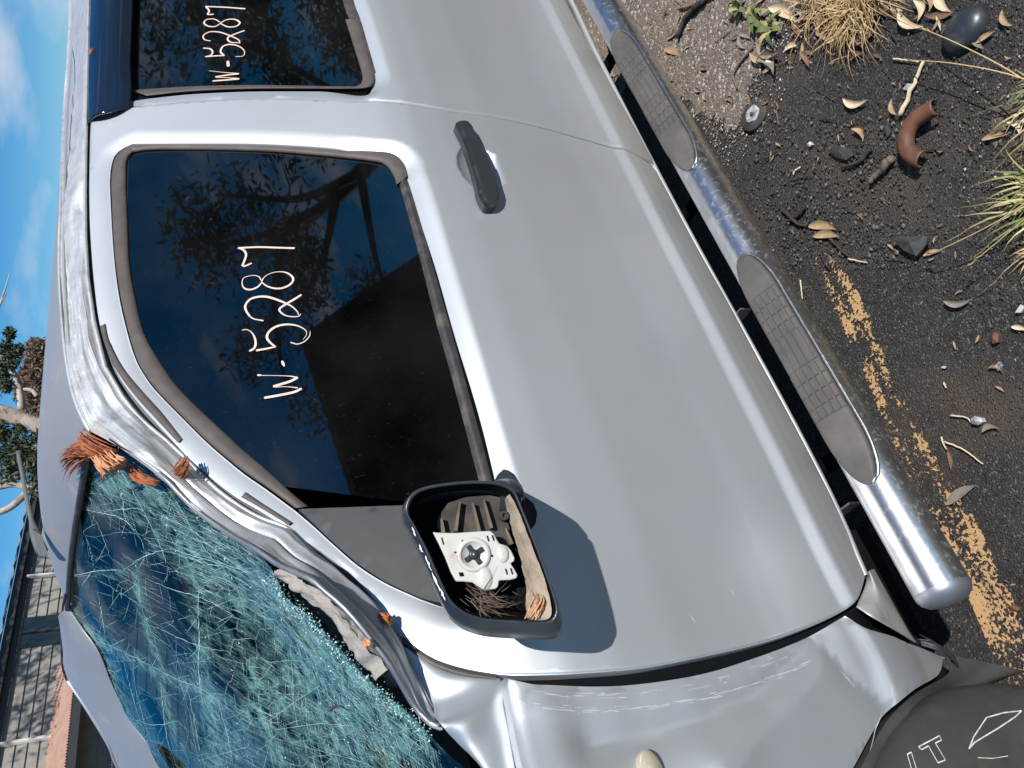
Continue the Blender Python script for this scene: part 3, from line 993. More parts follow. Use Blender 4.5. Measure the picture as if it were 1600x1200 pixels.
# brown dead-leaved tree further off
bt = far(90, 600, 19.0); bt[2] = 0
DEAD = empty('dead_tree', tuple(bt))
tag(DEAD, 'brown dead-leaved tree showing over the car roof', 'tree')
mb = MB(); mb.tube(smooth_curve(np.array([bt, far(100, 600, 19), far(60, 592, 19)]), 14), np.linspace(0.22, 0.08, 14), 8)
mb.build('trunk', bark_d, DEAD)
cl = [(far(x, y, 19), r) for x, y, r in ((60, 560, 0.42), (60, 595, 0.55), (52, 610, 0.5), (62, 635, 0.5), (85, 590, 0.9), (90, 640, 0.8), (45, 590, 0.25), (55, 545, 0.25))]
leaf_cloud('crown', cl, 1500, 0.055, dead_m, DEAD, 33)
#REFLECT
# ---- what stands behind the photographer and shows in the side windows
shed_m = material('dark_shed_cladding', (0.022, 0.022, 0.024), 0.9, 0, 0.1, var=((0.035, 0.032, 0.03), 3, 0.4, 0.7))
def polar(az, dist, z=0.0):
    a = math.radians(az)
    return np.array([0.9 + dist * math.cos(a), 0.05 + dist * math.sin(a), z])
SHED = empty('dark_shed', tuple(polar(-52, 7.5)))
tag(SHED, 'tall dark shed reflected in the front side window', 'shed')
c0, c1 = polar(-43.0, 7.6), polar(-78, 7.2)
wdir = (c1 - c0) / np.linalg.norm(c1 - c0); wout = np.array([-wdir[1], wdir[0], 0])
if np.dot(wout, -c0) < 0: wout = -wout
hA, hB = 5.45, 5.75
V, Fc = [], []
nb = 40
for i in range(nb + 1):                               # upright ribbed cladding
    p = c0 + (c1 - c0) * i / nb + wout * (0.03 if i % 2 else 0.0)
    h = hA + (hB - hA) * i / nb
    V += [p, p + np.array([0, 0, h])]
for i in range(nb): Fc.append((2 * i, 2 * i + 2, 2 * i + 3, 2 * i + 1))
mesh_obj('wall', V, Fc, shed_m, SHED, False)
back = -wout * 5
V = [c0, c0 + back, c0 + back + np.array([0, 0, hA - 0.6]), c0 + np.array([0, 0, hA])]
mesh_obj('wall', V, [(0, 1, 2, 3)], shed_m, SHED, False)
V, Fc = [], []
for i in range(81):
    p = c0 + (c1 - c0) * i / 80 + wout * 0.12
    h = hA + (hB - hA) * i / 80 + 0.02 + 0.03 * abs(math.sin(i * 0.9))
    V += [p + np.array([0, 0, h]), p + back * 1.05 + np.array([0, 0, h - 0.6])]
for i in range(80): Fc.append((2 * i, 2 * i + 2, 2 * i + 3, 2 * i + 1))
mesh_obj('roof', V, Fc, roof_tin, SHED)
tree('roadside_tree', polar(-34.5, 10.5), 10.0, 3.4, 11, 'tall gum tree reflected in the front side window', None, bark_d, None, 200, 0.09, 0.22, 9)
tree('roadside_tree', polar(-22, 12), 7.6, 2.8, 12, 'smaller gum tree reflected in the rear side window', None, bark_d, None, 200, 0.09, 0.18, 9)
for k, (az, di, h, lb_) in enumerate(((-16, 14, 4.6, 'leftmost low bushy tree across the yard'), (-27, 15, 4.8, 'middle low bushy tree across the yard'), (-38, 15.5, 4.6, 'low bushy tree across the yard beside the dark shed'))):
    rt = empty('bushy_tree', tuple(polar(az, di)))
    tag(rt, lb_ + ', seen in the windows', 'tree', 'bushy trees across the yard')
    mb = MB(); mb.tube(np.array([polar(az, di), polar(az, di, 1.6), polar(az, di, 3.0)]), [0.16, 0.12, 0.06], 8); mb.build('trunk', bark_d, rt)
    cl = [(polar(az + 2.6 * (j - 2.5) * 1.0, di + (j % 2) * 0.5, h * f), 1.15) for j in range(6) for f in (0.3, 0.62, 0.85)]
    leaf_cloud('crown', cl, 230, 0.15, leaf_m, rt, 60 + k)

# the gum's upper canopy, above the picture, dapples the weatherboard wall
top = T_GUM[-1]
lb = MB()
cl = []
for k, (x, y) in enumerate(((20, 885), (50, 905), (30, 935), (12, 960), (62, 985), (30, 1015), (55, 1040), (15, 1060), (45, 1085), (70, 1110), (25, 1120), (60, 1150), (35, 870))):
    s_, z_ = wallp(x, y)
    W_ = wall_pt(s_, 0.0, z_)
    c = W_ - SUN_TO * (6.2 + 0.5 * math.sin(k * 2.1))
    cl.append((c, 0.42))
    lb.tube(smooth_curve(np.array([top + (c - top) * 0.02, top + (c - top) * 0.5 + np.array([0, 0, 0.5]), c]), 12), np.linspace(0.05, 0.012, 12), 6)
lb.build('limbs', bark_m, GUM)
leaf_cloud('crown', cl, 85, 0.075, leaf_m, GUM, 41)
# ================================================================== THE CAR
CAR = empty('damaged_car', (1.2, 0.9, 0.0))
tag(CAR, 'silver four-wheel-drive car with crushed windscreen pillar and shattered windscreen', 'car')

def X2(P):                                            # (x, z) of 3-D points
    return np.asarray(P)[:, [0, 2]]

# ---- front door: outlines read off the photograph and laid on the side of the car
fd_top = [(143, 184), (141, 205), (140, 250), (139.5, 300), (141, 362), (147, 440), (156, 505), (172, 556), (187, 588), (206, 615), (225, 638), (244, 659), (264, 681), (292, 711), (310, 727), (339, 752), (370, 775), (405, 795), (424, 807), (442, 818), (461, 833), (480, 844), (505, 861), (530, 880), (560, 905), (590, 940), (612, 970), (626, 992), (640, 1002)]
fd_front = [(640, 1002), (667, 1021), (692, 1033), (730, 1044), (770, 1051), (800, 1054.5), (850, 1054), (900, 1052), (1000, 1044), (1100, 1025), (1200, 1001), (1275, 974), (1335, 943), (1352, 909), (1354, 888)]
fd_rear = [(1024, 262), (1010, 251), (950, 228), (880, 208), (800, 188), (700, 173), (600, 159), (500, 156), (400, 153), (300, 158), (222, 165), (180, 171), (160, 177), (143, 184)]
fd_bot = [(1354, 888), (1300, 776), (1207, 600), (1110, 422), (1024, 262)]
win_top_o = [(462, 794), (417, 761), (382, 737), (345, 707), (320, 685), (285, 650), (250, 614), (231, 591), (212, 558), (197, 510), (185, 455), (177, 388), (172, 300), (172, 270), (175, 250), (180, 238), (190, 229), (207, 221)]
win_top_i = [(481, 791), (455, 770), (430, 747), (399, 720), (382, 706), (351, 677), (322, 650), (300, 629), (272, 599), (247, 562), (225, 520), (212, 470), (202, 412), (199, 350), (197, 300), (197, 262), (199, 248), (207, 238)]
win_rear_o = [(207, 221), (250, 221), (400, 222), (500, 227), (575, 234), (607, 237), (622, 245), (632, 258), (637, 275)]
win_rear_i = [(207, 238), (250, 234), (400, 236), (500, 243), (585, 252), (603, 258), (612, 268), (618, 280), (620, 288)]
win_belt_o = [(637, 275), (646, 300), (675, 400), (707, 512), (732, 600), (770, 740), (784, 795)]
win_belt_i = [(620, 288), (624, 300), (650, 395), (676, 500), (704, 600), (742, 747), (756, 800)]
sail_edge = [(784, 795), (772, 880), (735, 938), (705, 946), (665, 936), (640, 926), (600, 907), (560, 881), (520, 846), (490, 818), (462, 794)]

out_fd = np.vstack([smooth_curve(X2(hits(fd_top)), 110)[:-1], smooth_curve(X2(hits(fd_front)), 60)[:-1], resample(X2(hits(fd_bot)), 90)[:-1], smooth_curve(X2(hits(fd_rear)), 80)[:-1]])
hole_fd = np.vstack([smooth_curve(X2(hits(win_top_o)), 70)[:-1], smooth_curve(X2(hits(win_rear_o)), 50)[:-1], smooth_curve(X2(hits(win_belt_o)), 60)[:-1], smooth_curve(X2(hits(sail_edge)), 50)[:-1]])
h_c = X2([hit(748, 262)])[0]
crush_line = X2(hits([(395, 790), (440, 800), (505, 850), (560, 893), (610, 955), (640, 1000)]))
fd_bounds = (out_fd, hole_fd)

def panel_fn(outline, hole, extra=None, belt_z=1.09, edge_r=0.0045):
    def f(x, z):
        x = np.asarray(x, float); z = np.asarray(z, float)
        P = np.stack([x, z], 1)
        y = body_y(z)
        d = poly_dist(P, outline)
        r = np.clip(1 - d / edge_r, 0, 1)
        y = y + edge_r * 0.8 * (1 - np.sqrt(np.clip(1 - r * r, 0, 1)))
        if hole is not None:
            dh = poly_dist(P, hole)
            depth = 0.022 + (0.007 - 0.022) * sstep(1.08, 1.20, z)
            wd = 0.036
            q = np.clip(1 - dh / wd, 0, 1)
            y = y + depth * (q ** 1.5)
        if extra is not None:
            y = y + extra(x, z, P)
        return y
    return f

def fd_extra(x, z, P):
    # bowl behind the handle, slow waves in the sheet, crushed front corner of the window frame
    u = (x - h_c[0]) / 0.078
    v = (z - (h_c[1] - 0.004)) / 0.050
    r2 = u * u + v * v
    y = 0.022 * np.clip(1 - r2, 0, 1) ** 0.8
    y = y + 0.0016 * np.sin(5.1 * x + 1.0) * np.sin(4.0 * z) + 0.0007 * np.sin(17 * x + 3 * z)
    # a shallow push near the front edge
    y = y + 0.006 * np.exp(-((x - 0.33) / 0.10) ** 2 - ((z - 0.72) / 0.2) ** 2)
    return y

zs_door = np.unique(np.r_[np.arange(0.40, 0.545, 0.0035), np.arange(0.545, 0.87, 0.014), np.arange(0.87, 1.0, 0.0045), np.arange(1.0, 1.13, 0.005), np.arange(1.13, 1.70, 0.008)])
front_door = side_panel('front_door', out_fd, [hole_fd], panel_fn(out_fd, hole_fd, fd_extra), paint, CAR, 0.009, zs_door, 0.022, np.arange(h_c[0] - 0.085, h_c[0] + 0.085, 0.0045), {0: [0.0015, 0.0035, 0.006], 1: [0.003, 0.007, 0.012, 0.018, 0.025, 0.033, 0.040]})

# rubber round the front window
def strip_obj(name, pairs, mat, parent, n=60, offs=((0.022, 0.012), (0.018, 0.016), (0.028, 0.03))):
    V, Fc = [], []
    for o_, i_ in pairs:
        a = hits(o_, offs[0][0]); a2 = hits(o_, offs[0][1])
        mid = [((x1 + x2) / 2, (y1 + y2) / 2) for (x1, y1), (x2, y2) in zip(o_, i_)] if len(o_) == len(i_) else None
        c = hits(i_, offs[1][1]); dd = hits(i_, offs[2][1])
        cur = [a, a2] + ([hits(mid, 0.009)] if mid else []) + [c, dd]
        G = loft(cur, n, 4)
        b = len(V)
        V += list(G.reshape(-1, 3))
        Fc += [tuple(i + b for i in f) for f in grid_faces(G.shape[0], G.shape[1])]
    return mesh_obj(name, V, Fc, mat, parent)

strip_obj('window_seal', [(win_top_o, win_top_i), (win_rear_o, win_rear_i)], rubber_dusty, front_door)
strip_obj('belt_seal', [(win_belt_o, win_belt_i)], rubber, front_door, offs=((0.036, 0.022), (0.018, 0.028), (0.028, 0.045)))

# the pane lies just inside the rubber
gl_pts = win_top_o[1:] + win_rear_o[1:] + win_belt_o[1:] + [(770, 790), (625, 787)]
def pane(name, pts, off, mat, parent, n=160, dx=0.03):
    o2 = resample(X2(hits(pts, off)), n, True)
    V, T = fill2d(o2, [], np.arange(o2[:, 0].min(), o2[:, 0].max(), dx), np.arange(o2[:, 1].min(), o2[:, 1].max(), dx))
    # curved glass: one gentle barrel curve in z
    y = pane_y(V[:, 1]) + off
    return mesh_obj(name, np.stack([V[:, 0], y, V[:, 1]], 1), [tuple(t) for t in T], mat, parent)
def pane_y(z):
    z = np.asarray(z, float)
    t = (z - 1.05) / 0.55
    return 0.016 + 0.262 * t - 0.014 * 4 * t * (1 - t) * 0.35 + 0.0
GLASS_OFF = 0.026
front_pane = pane('window_pane', gl_pts, GLASS_OFF, tint_glass, front_door)

def on_pane(px, py, off):
    d = ray(px, py)
    a, b = 0.4, 6.0
    for _ in range(50):
        m = 0.5 * (a + b)
        p = CAM + m * d
        if p[1] > pane_y(p[2]) + off: b = m
        else: a = m
    return CAM + b * d

# hand-written marks on the glass
def writing(name, strokes, org, sc, parent, wide):
    mb = MB()
    nrm = np.array([0, -0.905, 0.425])
    for st, w in strokes:
        P = np.array([on_pane(org[0] + x * sc, org[1] + y * sc, GLASS_OFF) for x, y in st])
        n = max(8, len(st) * 6)
        P = smooth_curve(P, n) if len(st) > 2 else resample(P, n)
        ww = np.full(n, wide * (w if not isinstance(w, tuple) else 1.0))
        if isinstance(w, tuple):
            ww = wide * np.interp(np.linspace(0, 1, n), np.linspace(0, 1, len(w)), w)
        mb.ribbon(P, ww, nrm, 0.0012)
        for e in (0, -1):                              # round stroke ends
            th = np.linspace(0, 2 * math.pi, 10, endpoint=False)
            s = np.array([1.0, 0, 0]); t = np.cross(nrm, s)
            V = [P[e] + nrm * 0.0013 + ww[e] / 2 * (math.cos(q) * s + math.sin(q) * t) for q in th]
            mb.add(V, [tuple(range(10))])
    return mb.build(name, marker, parent, False)

S1 = [([(1150, 252), (950, 246), (720, 238), (560, 240), (385, 250)], 1.0),
      ([(390, 250), (455, 280), (487, 340), (470, 410), (440, 485)], 1.0),
      ([(435, 490), (470, 500), (555, 465)], 0.9),
      ([(705, 715), (740, 655), (820, 605), (930, 580), (1040, 590), (1120, 640), (1140, 700), (1085, 765), (980, 808), (870, 808), (770, 775), (705, 725)], (0.5, 0.35, 0.4, 0.7, 1.0, 1.0, 0.9, 0.7, 0.5)),
      ([(705, 730), (640, 795), (540, 828), (460, 805), (432, 740), (450, 670), (520, 640), (600, 630), (665, 648), (700, 700)], (0.6, 0.95, 0.9, 0.5, 0.4, 0.35, 0.4, 0.5)),
      ([(540, 1200), (488, 1120), (478, 1045), (540, 965), (640, 930), (760, 925), (880, 955), (1010, 1005), (1120, 1060), (1195, 1130), (1215, 1175)], (0.7, 1.0, 1.1, 1.1, 1.0, 0.6, 0.4)),
      ([(540, 1200), (600, 1235), (720, 1258)], (0.6, 0.5, 0.7)),
      ([(1245, 905), (1150, 965), (1040, 1030), (960, 1085), (955, 1125), (1020, 1180), (1120, 1203), (1215, 1198), (1245, 1168)], (1.0, 1.1, 1.1, 1.0, 0.7, 0.5, 0.5, 0.4))]
S2 = [([(440, 232), (500, 228), (560, 262), (605, 335), (620, 420), (600, 485), (545, 520)], (0.5, 0.3, 0.6, 0.9, 1.0, 1.0)),
      ([(640, 515), (780, 490), (895, 465)], (1.0, 0.9, 0.7)),
      ([(895, 465), (820, 405), (778, 340), (800, 265), (885, 195), (1000, 160), (1120, 158), (1230, 185), (1315, 240), (1325, 300), (1280, 365)], (0.6, 0.9, 1.1, 1.1, 1.0, 0.8, 0.5, 0.3, 0.2)),
      ([(1378, 250), (1365, 320), (1300, 390), (1200, 428), (1110, 405)], (0.25, 0.4, 0.5, 0.5, 0.5)),
      ([(988, 668), (1000, 695), (1015, 730)], (0.8, 1.2, 0.7)),
      ([(655, 858), (685, 862)], 0.8),
      ([(685, 863), (900, 866), (1080, 872), (1185, 888)], (0.3, 0.25, 0.3, 0.6)),
      ([(1190, 900), (1100, 945), (990, 980), (880, 1012)], 1.15),
      ([(890, 1025), (1050, 1020), (1200, 1035)], (0.4, 0.25, 0.5)),
      ([(1245, 1052), (1150, 1095), (950, 1138), (755, 1172)], 1.1)]
writing('marker_writing', S1, (330, 360), 0.1125, front_door, 0.0044)
writing('marker_writing', S2, (330, 490), 0.1125, front_door, 0.0044)

# dark triangle in the corner of the window that carries the mirror
sail_pts = [(467, 793), (632, 787), (775, 789), (775, 870), (738, 932), (705, 943), (665, 934.5), (640, 924), (600, 905), (560, 879), (520, 844), (492, 817)]
so = resample(X2(hits(sail_pts, 0.010)), 110, True)
def sail_y(x, z):
    P = np.stack([x, z], 1)
    d = poly_dist(P, so)
    r = np.clip(1 - d / 0.006, 0, 1)
    return body_y(z) + 0.010 + 0.005 * (1 - np.sqrt(np.clip(1 - r * r, 0, 1)))
side_panel('sail_panel', so, [], sail_y, plastic, front_door, 0.012, None, 0.012)

# handle
hd_px = [(713, 191), (719, 186), (729, 186), (738, 193), (752, 224), (768, 258), (779, 286), (782, 301), (779, 313), (771, 318), (759, 316), (749, 301), (745, 284), (735, 250), (723, 215)]
ho = smooth_curve(X2([onY(x, y, -0.022) for x, y in hd_px]), 70, True)
hx0, hx1 = ho[:, 0].min(), ho[:, 0].max()
def handle_y(x, z):
    P = np.stack([x, z], 1)
    d = poly_dist(P, ho)
    q = np.clip(1 - d / 0.009, 0, 1)
    t = (x - hx0) / (hx1 - hx0)
    bow = -0.020 - 0.008 * np.clip(4 * t * (1 - t), 0, 1) ** 0.5
    return bow + 0.009 * (1 - np.sqrt(np.clip(1 - q * q, 0, 1)))
def thick_panel(name, outline, Yf, mat, parent, dx, depth):
    return side_panel(name, outline, [], Yf, mat, parent, dx, None, depth)
thick_panel('door_handle', ho, handle_y, plastic, front_door, 0.004, 0.016)
for f, w in ((0.12, 0.02), (0.88, 0.026)):             # the two feet that hold the handle to the skin
    xx = hx0 + f * (hx1 - hx0)
    mb = MB(); mb.box((xx, -0.004, ho[:, 1].mean()), (w, 0.035, 0.018))
    mb.build('handle_foot', plastic, front_door, False)

# rubber strips stuck on the crushed upper frame
def px_strip(name, pts_a, pts_b, mat, parent, off=-0.0025, n=40):
    G = loft([hits(pts_a, off + 0.004), hits(pts_a, off), hits(pts_b, off), hits(pts_b, off + 0.004)], n, 2, smooth=True)
    return grid_obj(name, G, mat, parent)
px_strip('frame_tape', [(157, 509), (163, 535), (175, 565), (190, 590), (215, 622), (245, 655), (278, 691)], [(164, 506), (169, 530), (181, 557), (197, 583), (222, 613), (252, 646), (284, 686)], rubber_dusty, front_door)
px_strip('frame_tape', [(377, 776), (400, 789), (425, 804), (450, 820)], [(383, 769), (405, 784), (430, 800), (455, 816)], rubber_dusty, front_door)

# small scratches and stone chips on the door skin
mb = MB()
for _ in range(34):
    px, py = random.uniform(840, 1180), random.uniform(280, 1000)
    if random.random() < 0.3:
        px, py = random.uniform(1000, 1200), random.uniform(650, 950)
    p = hit(px, py)
    if not in_poly(np.array([[p[0], p[2]]]), out_fd)[0] or p[2] > 0.98: continue
    a = random.uniform(0, math.pi)
    L = random.choice([0.002, 0.003, 0.004, 0.006, 0.014])
    pts = np.array([[p[0] + math.cos(a) * L * k + 0.15 * L * k * k, 0, p[2] + math.sin(a) * L * k] for k in (-0.5, 0, 0.5)])
    pts[:, 1] = panel_fn(out_fd, hole_fd, fd_extra)(pts[:, 0], pts[:, 2])
    mb.ribbon(pts, (0.0004, 0.0012, 0.0004), np.array([0, -1.0, 0]), 0.0006)
tag(mb.build('paint_chips', scratch, front_door, False), kind='stuff')

def carry_on(P, x, first):
    """extend a line of points straight on, rearwards to x"""
    P = np.asarray(P)
    a, b = (P[0], P[2]) if first else (P[-1], P[-3])
    q = a + (a - b) * (x - a[0]) / (a[0] - b[0])
    q[2] = a[2] + 0.3 * (q[2] - a[2])
    q[1] = body_y(q[2]) + (a[1] - body_y(a[2]))
    return np.vstack([q[None], P]) if first else np.vstack([P, q[None]])
# ---- rear door
rd_front = [(p[0], p[1] - 1.5) for p in fd_rear[:11]]
rd_front = [(1026, 259)] + rd_front[1:]
rdf = smooth_curve(X2(hits(rd_front)), 70)
rear_x = 2.75
ztop = hit(150, 120)[2]
rd_out = np.vstack([rdf[:-1], resample(np.array([rdf[-1], [rdf[-1][0] + 0.03, ztop - 0.05], [rdf[-1][0] + 0.05, 1.655], [rear_x, 1.69]]), 60)[:-1], resample(np.array([[rear_x, 1.69], [rear_x, 0.425]]), 30)[:-1], resample(np.array([[rear_x, 0.425], rdf[0]]), 80)[:-1]])
rw_b = [(560, 30), (580, 100), (585, 118), (583, 130), (574, 137), (540, 139), (400, 139), (300, 143), (230, 150)]
rwb = X2(hits(rw_b))
rb0 = X2(hits([(549, 0)]))[0]
rw_hole = np.vstack([resample(np.array([[2.62, rb0[1] - 0.004], rb0, rwb[0]]), 60)[:-1], smooth_curve(rwb, 70)[:-1], resample(np.array([rwb[-1], [rwb[-1][0] + 0.01, 1.625], [2.50, 1.655]]), 40)[:-1], resample(np.array([[2.50, 1.655], [2.62, rb0[1] - 0.004]]), 30)[:-1]])
rear_door = side_panel('rear_door', rd_out, [rw_hole], panel_fn(rd_out, rw_hole, lambda x, z, P: 0.0015 * np.sin(4 * x) * np.sin(5 * z)), paint, CAR, 0.016, zs_door, 0.022, None, {0: [0.003, 0.008], 1: [0.004, 0.010, 0.018, 0.027, 0.038]})
ri = [(540, 30), (562, 100), (567, 118), (566, 128), (560, 133), (540, 135), (400, 133), (300, 135), (205, 141)]
strip_obj('window_seal', [(rw_b, ri)], rubber_dusty, rear_door)
bo = [(549, 0), (560, 30), (580, 100), (585, 118)]
bi = [(530, 0), (540, 30), (562, 100), (567, 118)]
def extend(px):                                       # carry the belt rubber on behind the picture edge
    h_ = hits(px)
    return h_
e_o = np.vstack([[2.62, body_y(rb0[1]) + 0.02, rb0[1] - 0.004], hits(bo, 0.02)])
e_i = np.vstack([[2.62, body_y(rb0[1] + 0.025) + 0.02, rb0[1] + 0.022], hits(bi, 0.024)])
e_o2 = e_o + np.array([0, -0.008, 0]); e_i3 = e_i + np.array([0, 0.012, 0])
grid_obj('belt_seal', loft([e_o, e_o2, e_i, e_i3], 40, 4), rubber, rear_door)
rp = np.vstack([rwb + np.array([0, 0.004]), [[rwb[-1][0], 1.63], [2.52, 1.66], [2.63, rb0[1] - 0.01], rb0 + np.array([0, -0.008])]])
o2 = resample(rp, 140, True)
V, T = fill2d(o2, [], np.arange(o2[:, 0].min(), o2[:, 0].max(), 0.04), np.arange(o2[:, 1].min(), o2[:, 1].max(), 0.04))
mesh_obj('window_pane', np.stack([V[:, 0], pane_y(V[:, 1]) + GLASS_OFF, V[:, 1]], 1), [tuple(t) for t in T], tint_glass, rear_door)
R1 = [([(1530, 57), (1410, 48), (1288, 43)], 0.9), ([(1290, 45), (1308, 70), (1300, 92), (1332, 92)], 0.9),
      ([(1380, 145), (1420, 125), (1470, 124), (1500, 145), (1475, 167), (1425, 170), (1380, 150)], (0.6, 0.8, 0.9, 0.8, 0.6)),
      ([(1380, 148), (1345, 168), (1300, 165), (1276, 145), (1295, 124), (1340, 122), (1375, 140)], (0.6, 0.8, 0.8, 0.6, 0.5)),
      ([(1315, 258), (1280, 250), (1272, 225), (1310, 202), (1370, 203), (1430, 222), (1490, 250), (1500, 272)], (0.5, 0.7, 0.8, 0.7, 0.5)),
      ([(1525, 195), (1475, 213), (1425, 238), (1440, 265), (1495, 270)], (0.9, 0.9, 0.8, 0.5)),
      ([(1275, 303), (1315, 308), (1330, 328), (1318, 348), (1285, 357), (1340, 352), (1402, 350)], 0.8),
      ([(1402, 350), (1380, 325), (1395, 292), (1440, 280), (1495, 292), (1528, 322), (1520, 352), (1475, 356)], (0.8, 0.9, 0.9, 0.6, 0.4, 0.4)),
      ([(1425, 388), (1428, 414)], 1.3),
      ([(1310, 445), (1400, 455), (1490, 462)], (0.3, 0.35, 0.6)), ([(1490, 464), (1420, 472), (1352, 482)], 0.9), ([(1352, 486), (1420, 488), (1492, 494)], (0.4, 0.4, 0.8)), ([(1492, 496), (1420, 502), (1335, 508)], 0.9)]
writing('marker_writing', R1, (0, 0), 0.25, rear_door, 0.0054)
# smoked weather shield along the top of the rear window
ws_top = [(137.5, 192), (137, 120), (138.5, 60), (140, 0), (141, -60)]
ws_mid = [(150, 180), (153, 120), (155, 60), (156, 0), (157, -60)]
ws_low = [(204, 167), (205, 130), (203.5, 100), (205, 60), (207, 0), (208, -60)]
ws_pts = [hits(ws_top, 0.000), hits(ws_mid, -0.022), hits([(175, 174), (178, 120), (180, 60), (182, 0), (183, -60)], -0.018), hits(ws_low, -0.004)]
ws_pts = [carry_on(c_, 2.56, False) for c_ in ws_pts]
grid_obj('weather_shield', loft(ws_pts, 80, 8), shield, rear_door, 0.003)

# ---- sill below the doors: a rounded rail whose upper edge catches the sun
sl = [(1347, 884), (1300, 773), (1215, 610), (1100, 401), (1020, 251), (940, 95), (897, 5)]
A = smooth_curve(hits(sl, 0.0), 30)
zc = np.interp(np.linspace(0.30, 2.7, 60), A[:, 0], A[:, 2])
G = np.zeros((60, 12, 3))
for i, x in enumerate(np.linspace(0.30, 2.7, 60)):
    for j, a in enumerate(np.linspace(math.radians(100), math.radians(-80), 12)):
        yb = body_y(zc[i])
        G[i, j] = (x, yb + 0.009 - 0.011 * math.cos(a) if j < 11 else yb + 0.05, zc[i] + 0.000 + 0.0075 * math.sin(a) - (0.0 if j < 11 else 0.02))
sill = grid_obj('sill', G, paint, CAR, 0.0)
for px, py in ((1160, 492), (1328, 793)):              # pale tabs hanging below the sill
    p = onY(px, py, 0.05)
    mb = MB(); mb.box((p[0], 0.06, p[2] + 0.005), (0.004, 0.06, 0.03))
    mb.build('sill_bracket', steel_grey, sill, False)
# underbody
mb = MB()
mb.box((1.35, 0.95, 0.40), (2.9, 1.72, 0.10))
mb.build('underbody', black, CAR, False)
mb = MB(); mb.box((1.35, 0.24, 0.29), (2.2, 0.10, 0.12)); mb.build('chassis_rail', black, CAR, False)

# ---- roof rail over the doors, running down into the crushed windscreen pillar
rail_low = [(141, -40), (139, 0), (135, 195), (133, 300), (135, 412), (145, 487), (150, 525), (162, 568), (172, 586), (190, 618), (212, 646), (235, 668), (256, 685), (286, 713), (307, 735), (332, 759), (357, 779), (385, 798), (410, 811), (436, 820), (455, 830), (474, 849), (492, 867), (517, 886), (542, 909), (567, 929), (596, 956), (612, 981), (627, 1011), (642, 1046), (655, 1068), (671, 1103), (690, 1131)]
rail_up = [(111, -40), (109, 40), (105, 110), (100, 180), (96, 300), (93, 400), (96, 475), (102, 545), (110, 595), (119, 629), (130, 654), (141, 674)]
pil_in = [(175, 692), (215, 719), (255, 750), (276, 772), (306, 801), (355, 837), (399, 862), (430, 884), (461, 898), (486, 910), (505, 927), (530, 948), (559, 980), (586, 1015), (605, 1040), (624, 1072), (640, 1100), (657, 1122), (675, 1137), (692, 1141)]
W0 = np.array([0.18, 0.10, 1.187])
WN = np.array([-0.66, -0.05, 1.0]); WN /= np.linalg.norm(WN)
def on_screen(px, py, lift=0.0):
    p = onP(px, py, W0 + WN * lift, WN)
    return p
nR = 150
# parameters along both edges are matched by hand: rail part up to (162,568)-(102,545), pillar after it
upA = smooth_curve(carry_on(hits(rail_up, 0.0), 3.3, True), 60)
low_split = 9
lowA = smooth_curve(carry_on(hits(rail_low[:10], 0.004), 3.3, True), 60)
lowB = smooth_curve(hits(rail_low[9:], 0.004), 140)
upB = smooth_curve(np.array([hit(*rail_up[-1])] + [on_screen(x, y, 0.012) for x, y in pil_in]), 140)
low_c = np.vstack([lowA[:-1], lowB]); up_c = np.vstack([upA[:-1], upB])
nS = len(low_c)
mid1 = low_c * 0.68 + up_c * 0.32
mid2 = low_c * 0.36 + up_c * 0.64
sidx = np.linspace(0, 1, nS)[:, None]
outw = np.array([-0.15, -0.75, 0.55]); outw /= np.linalg.norm(outw)
bul = 0.006 * sstep(0.25, 0.45, sidx) + 0.003
mid1 = mid1 + outw * (bul - 0.008 * np.exp(-((sidx - 0.62) / 0.05) ** 2))
mid2 = mid2 + outw * (bul * 0.9 + 0.008 * np.exp(-((sidx - 0.42) / 0.05) ** 2) - 0.010 * np.exp(-((sidx - 0.66) / 0.07) ** 2))
def vnoise(seed):
    lat = np.random.default_rng(seed).uniform(-1, 1, (140, 60))
    def f(s, t, fs, ft):
        S, T_ = np.broadcast_arrays(s * fs, t * ft)
        i = np.floor(S).astype(int); j = np.floor(T_).astype(int)
        u = S - i; v = T_ - j
        u = u * u * (3 - 2 * u); v = v * v * (3 - 2 * v)
        i %= 139; j %= 59
        return (lat[i, j] * (1 - u) + lat[i + 1, j] * u) * (1 - v) + (lat[i, j + 1] * (1 - u) + lat[i + 1, j + 1] * u) * v
    return f
_n1, _n2, _n3 = vnoise(1), vnoise(2), vnoise(3)
def crumple(s, t):
    a = sstep(0.28, 0.45, s)
    b = sstep(0.56, 0.70, s)
    d = 0.0010 * _n1(s, t, 12, 1.2)
    d = d + a * (0.0050 * np.abs(_n2(s, t, 30, 1.5)) + 0.0022 * (0.5 - np.abs(_n3(s, t, 64, 2.6))) + 0.0005 * _n1(s, t, 120, 9))
    w = t + 0.06 * _n1(s, 0 * t, 12, 1) + 0.02 * _n2(s, 0 * t, 40, 1)
    for c0, wd, am in ((0.20, 0.05, 0.0045), (0.40, 0.06, -0.011), (0.72, 0.06, -0.005), (0.86, 0.03, 0.003)):   # a few long sharp folds
        d = d + b * am * (0.7 + 0.9 * _n3(s, c0 + 0 * t, 14, 20)) * np.exp(-np.abs((w - c0) / wd))
    d = d + b * (0.0022 * (0.5 - np.abs(_n2(s, w, 75, 5))) + 0.0006 * _n3(s, w, 130, 14))
    d = d - 0.011 * np.exp(-((s - 0.575) / 0.013) ** 2 - ((t - 0.22) / 0.22) ** 2)
    return d * np.clip(np.minimum(t, 1 - t) * 9 + 0.12, 0, 1)
G = loft([resample(low_c, nS), mid1, mid2, up_c], 340, 20, crumple)
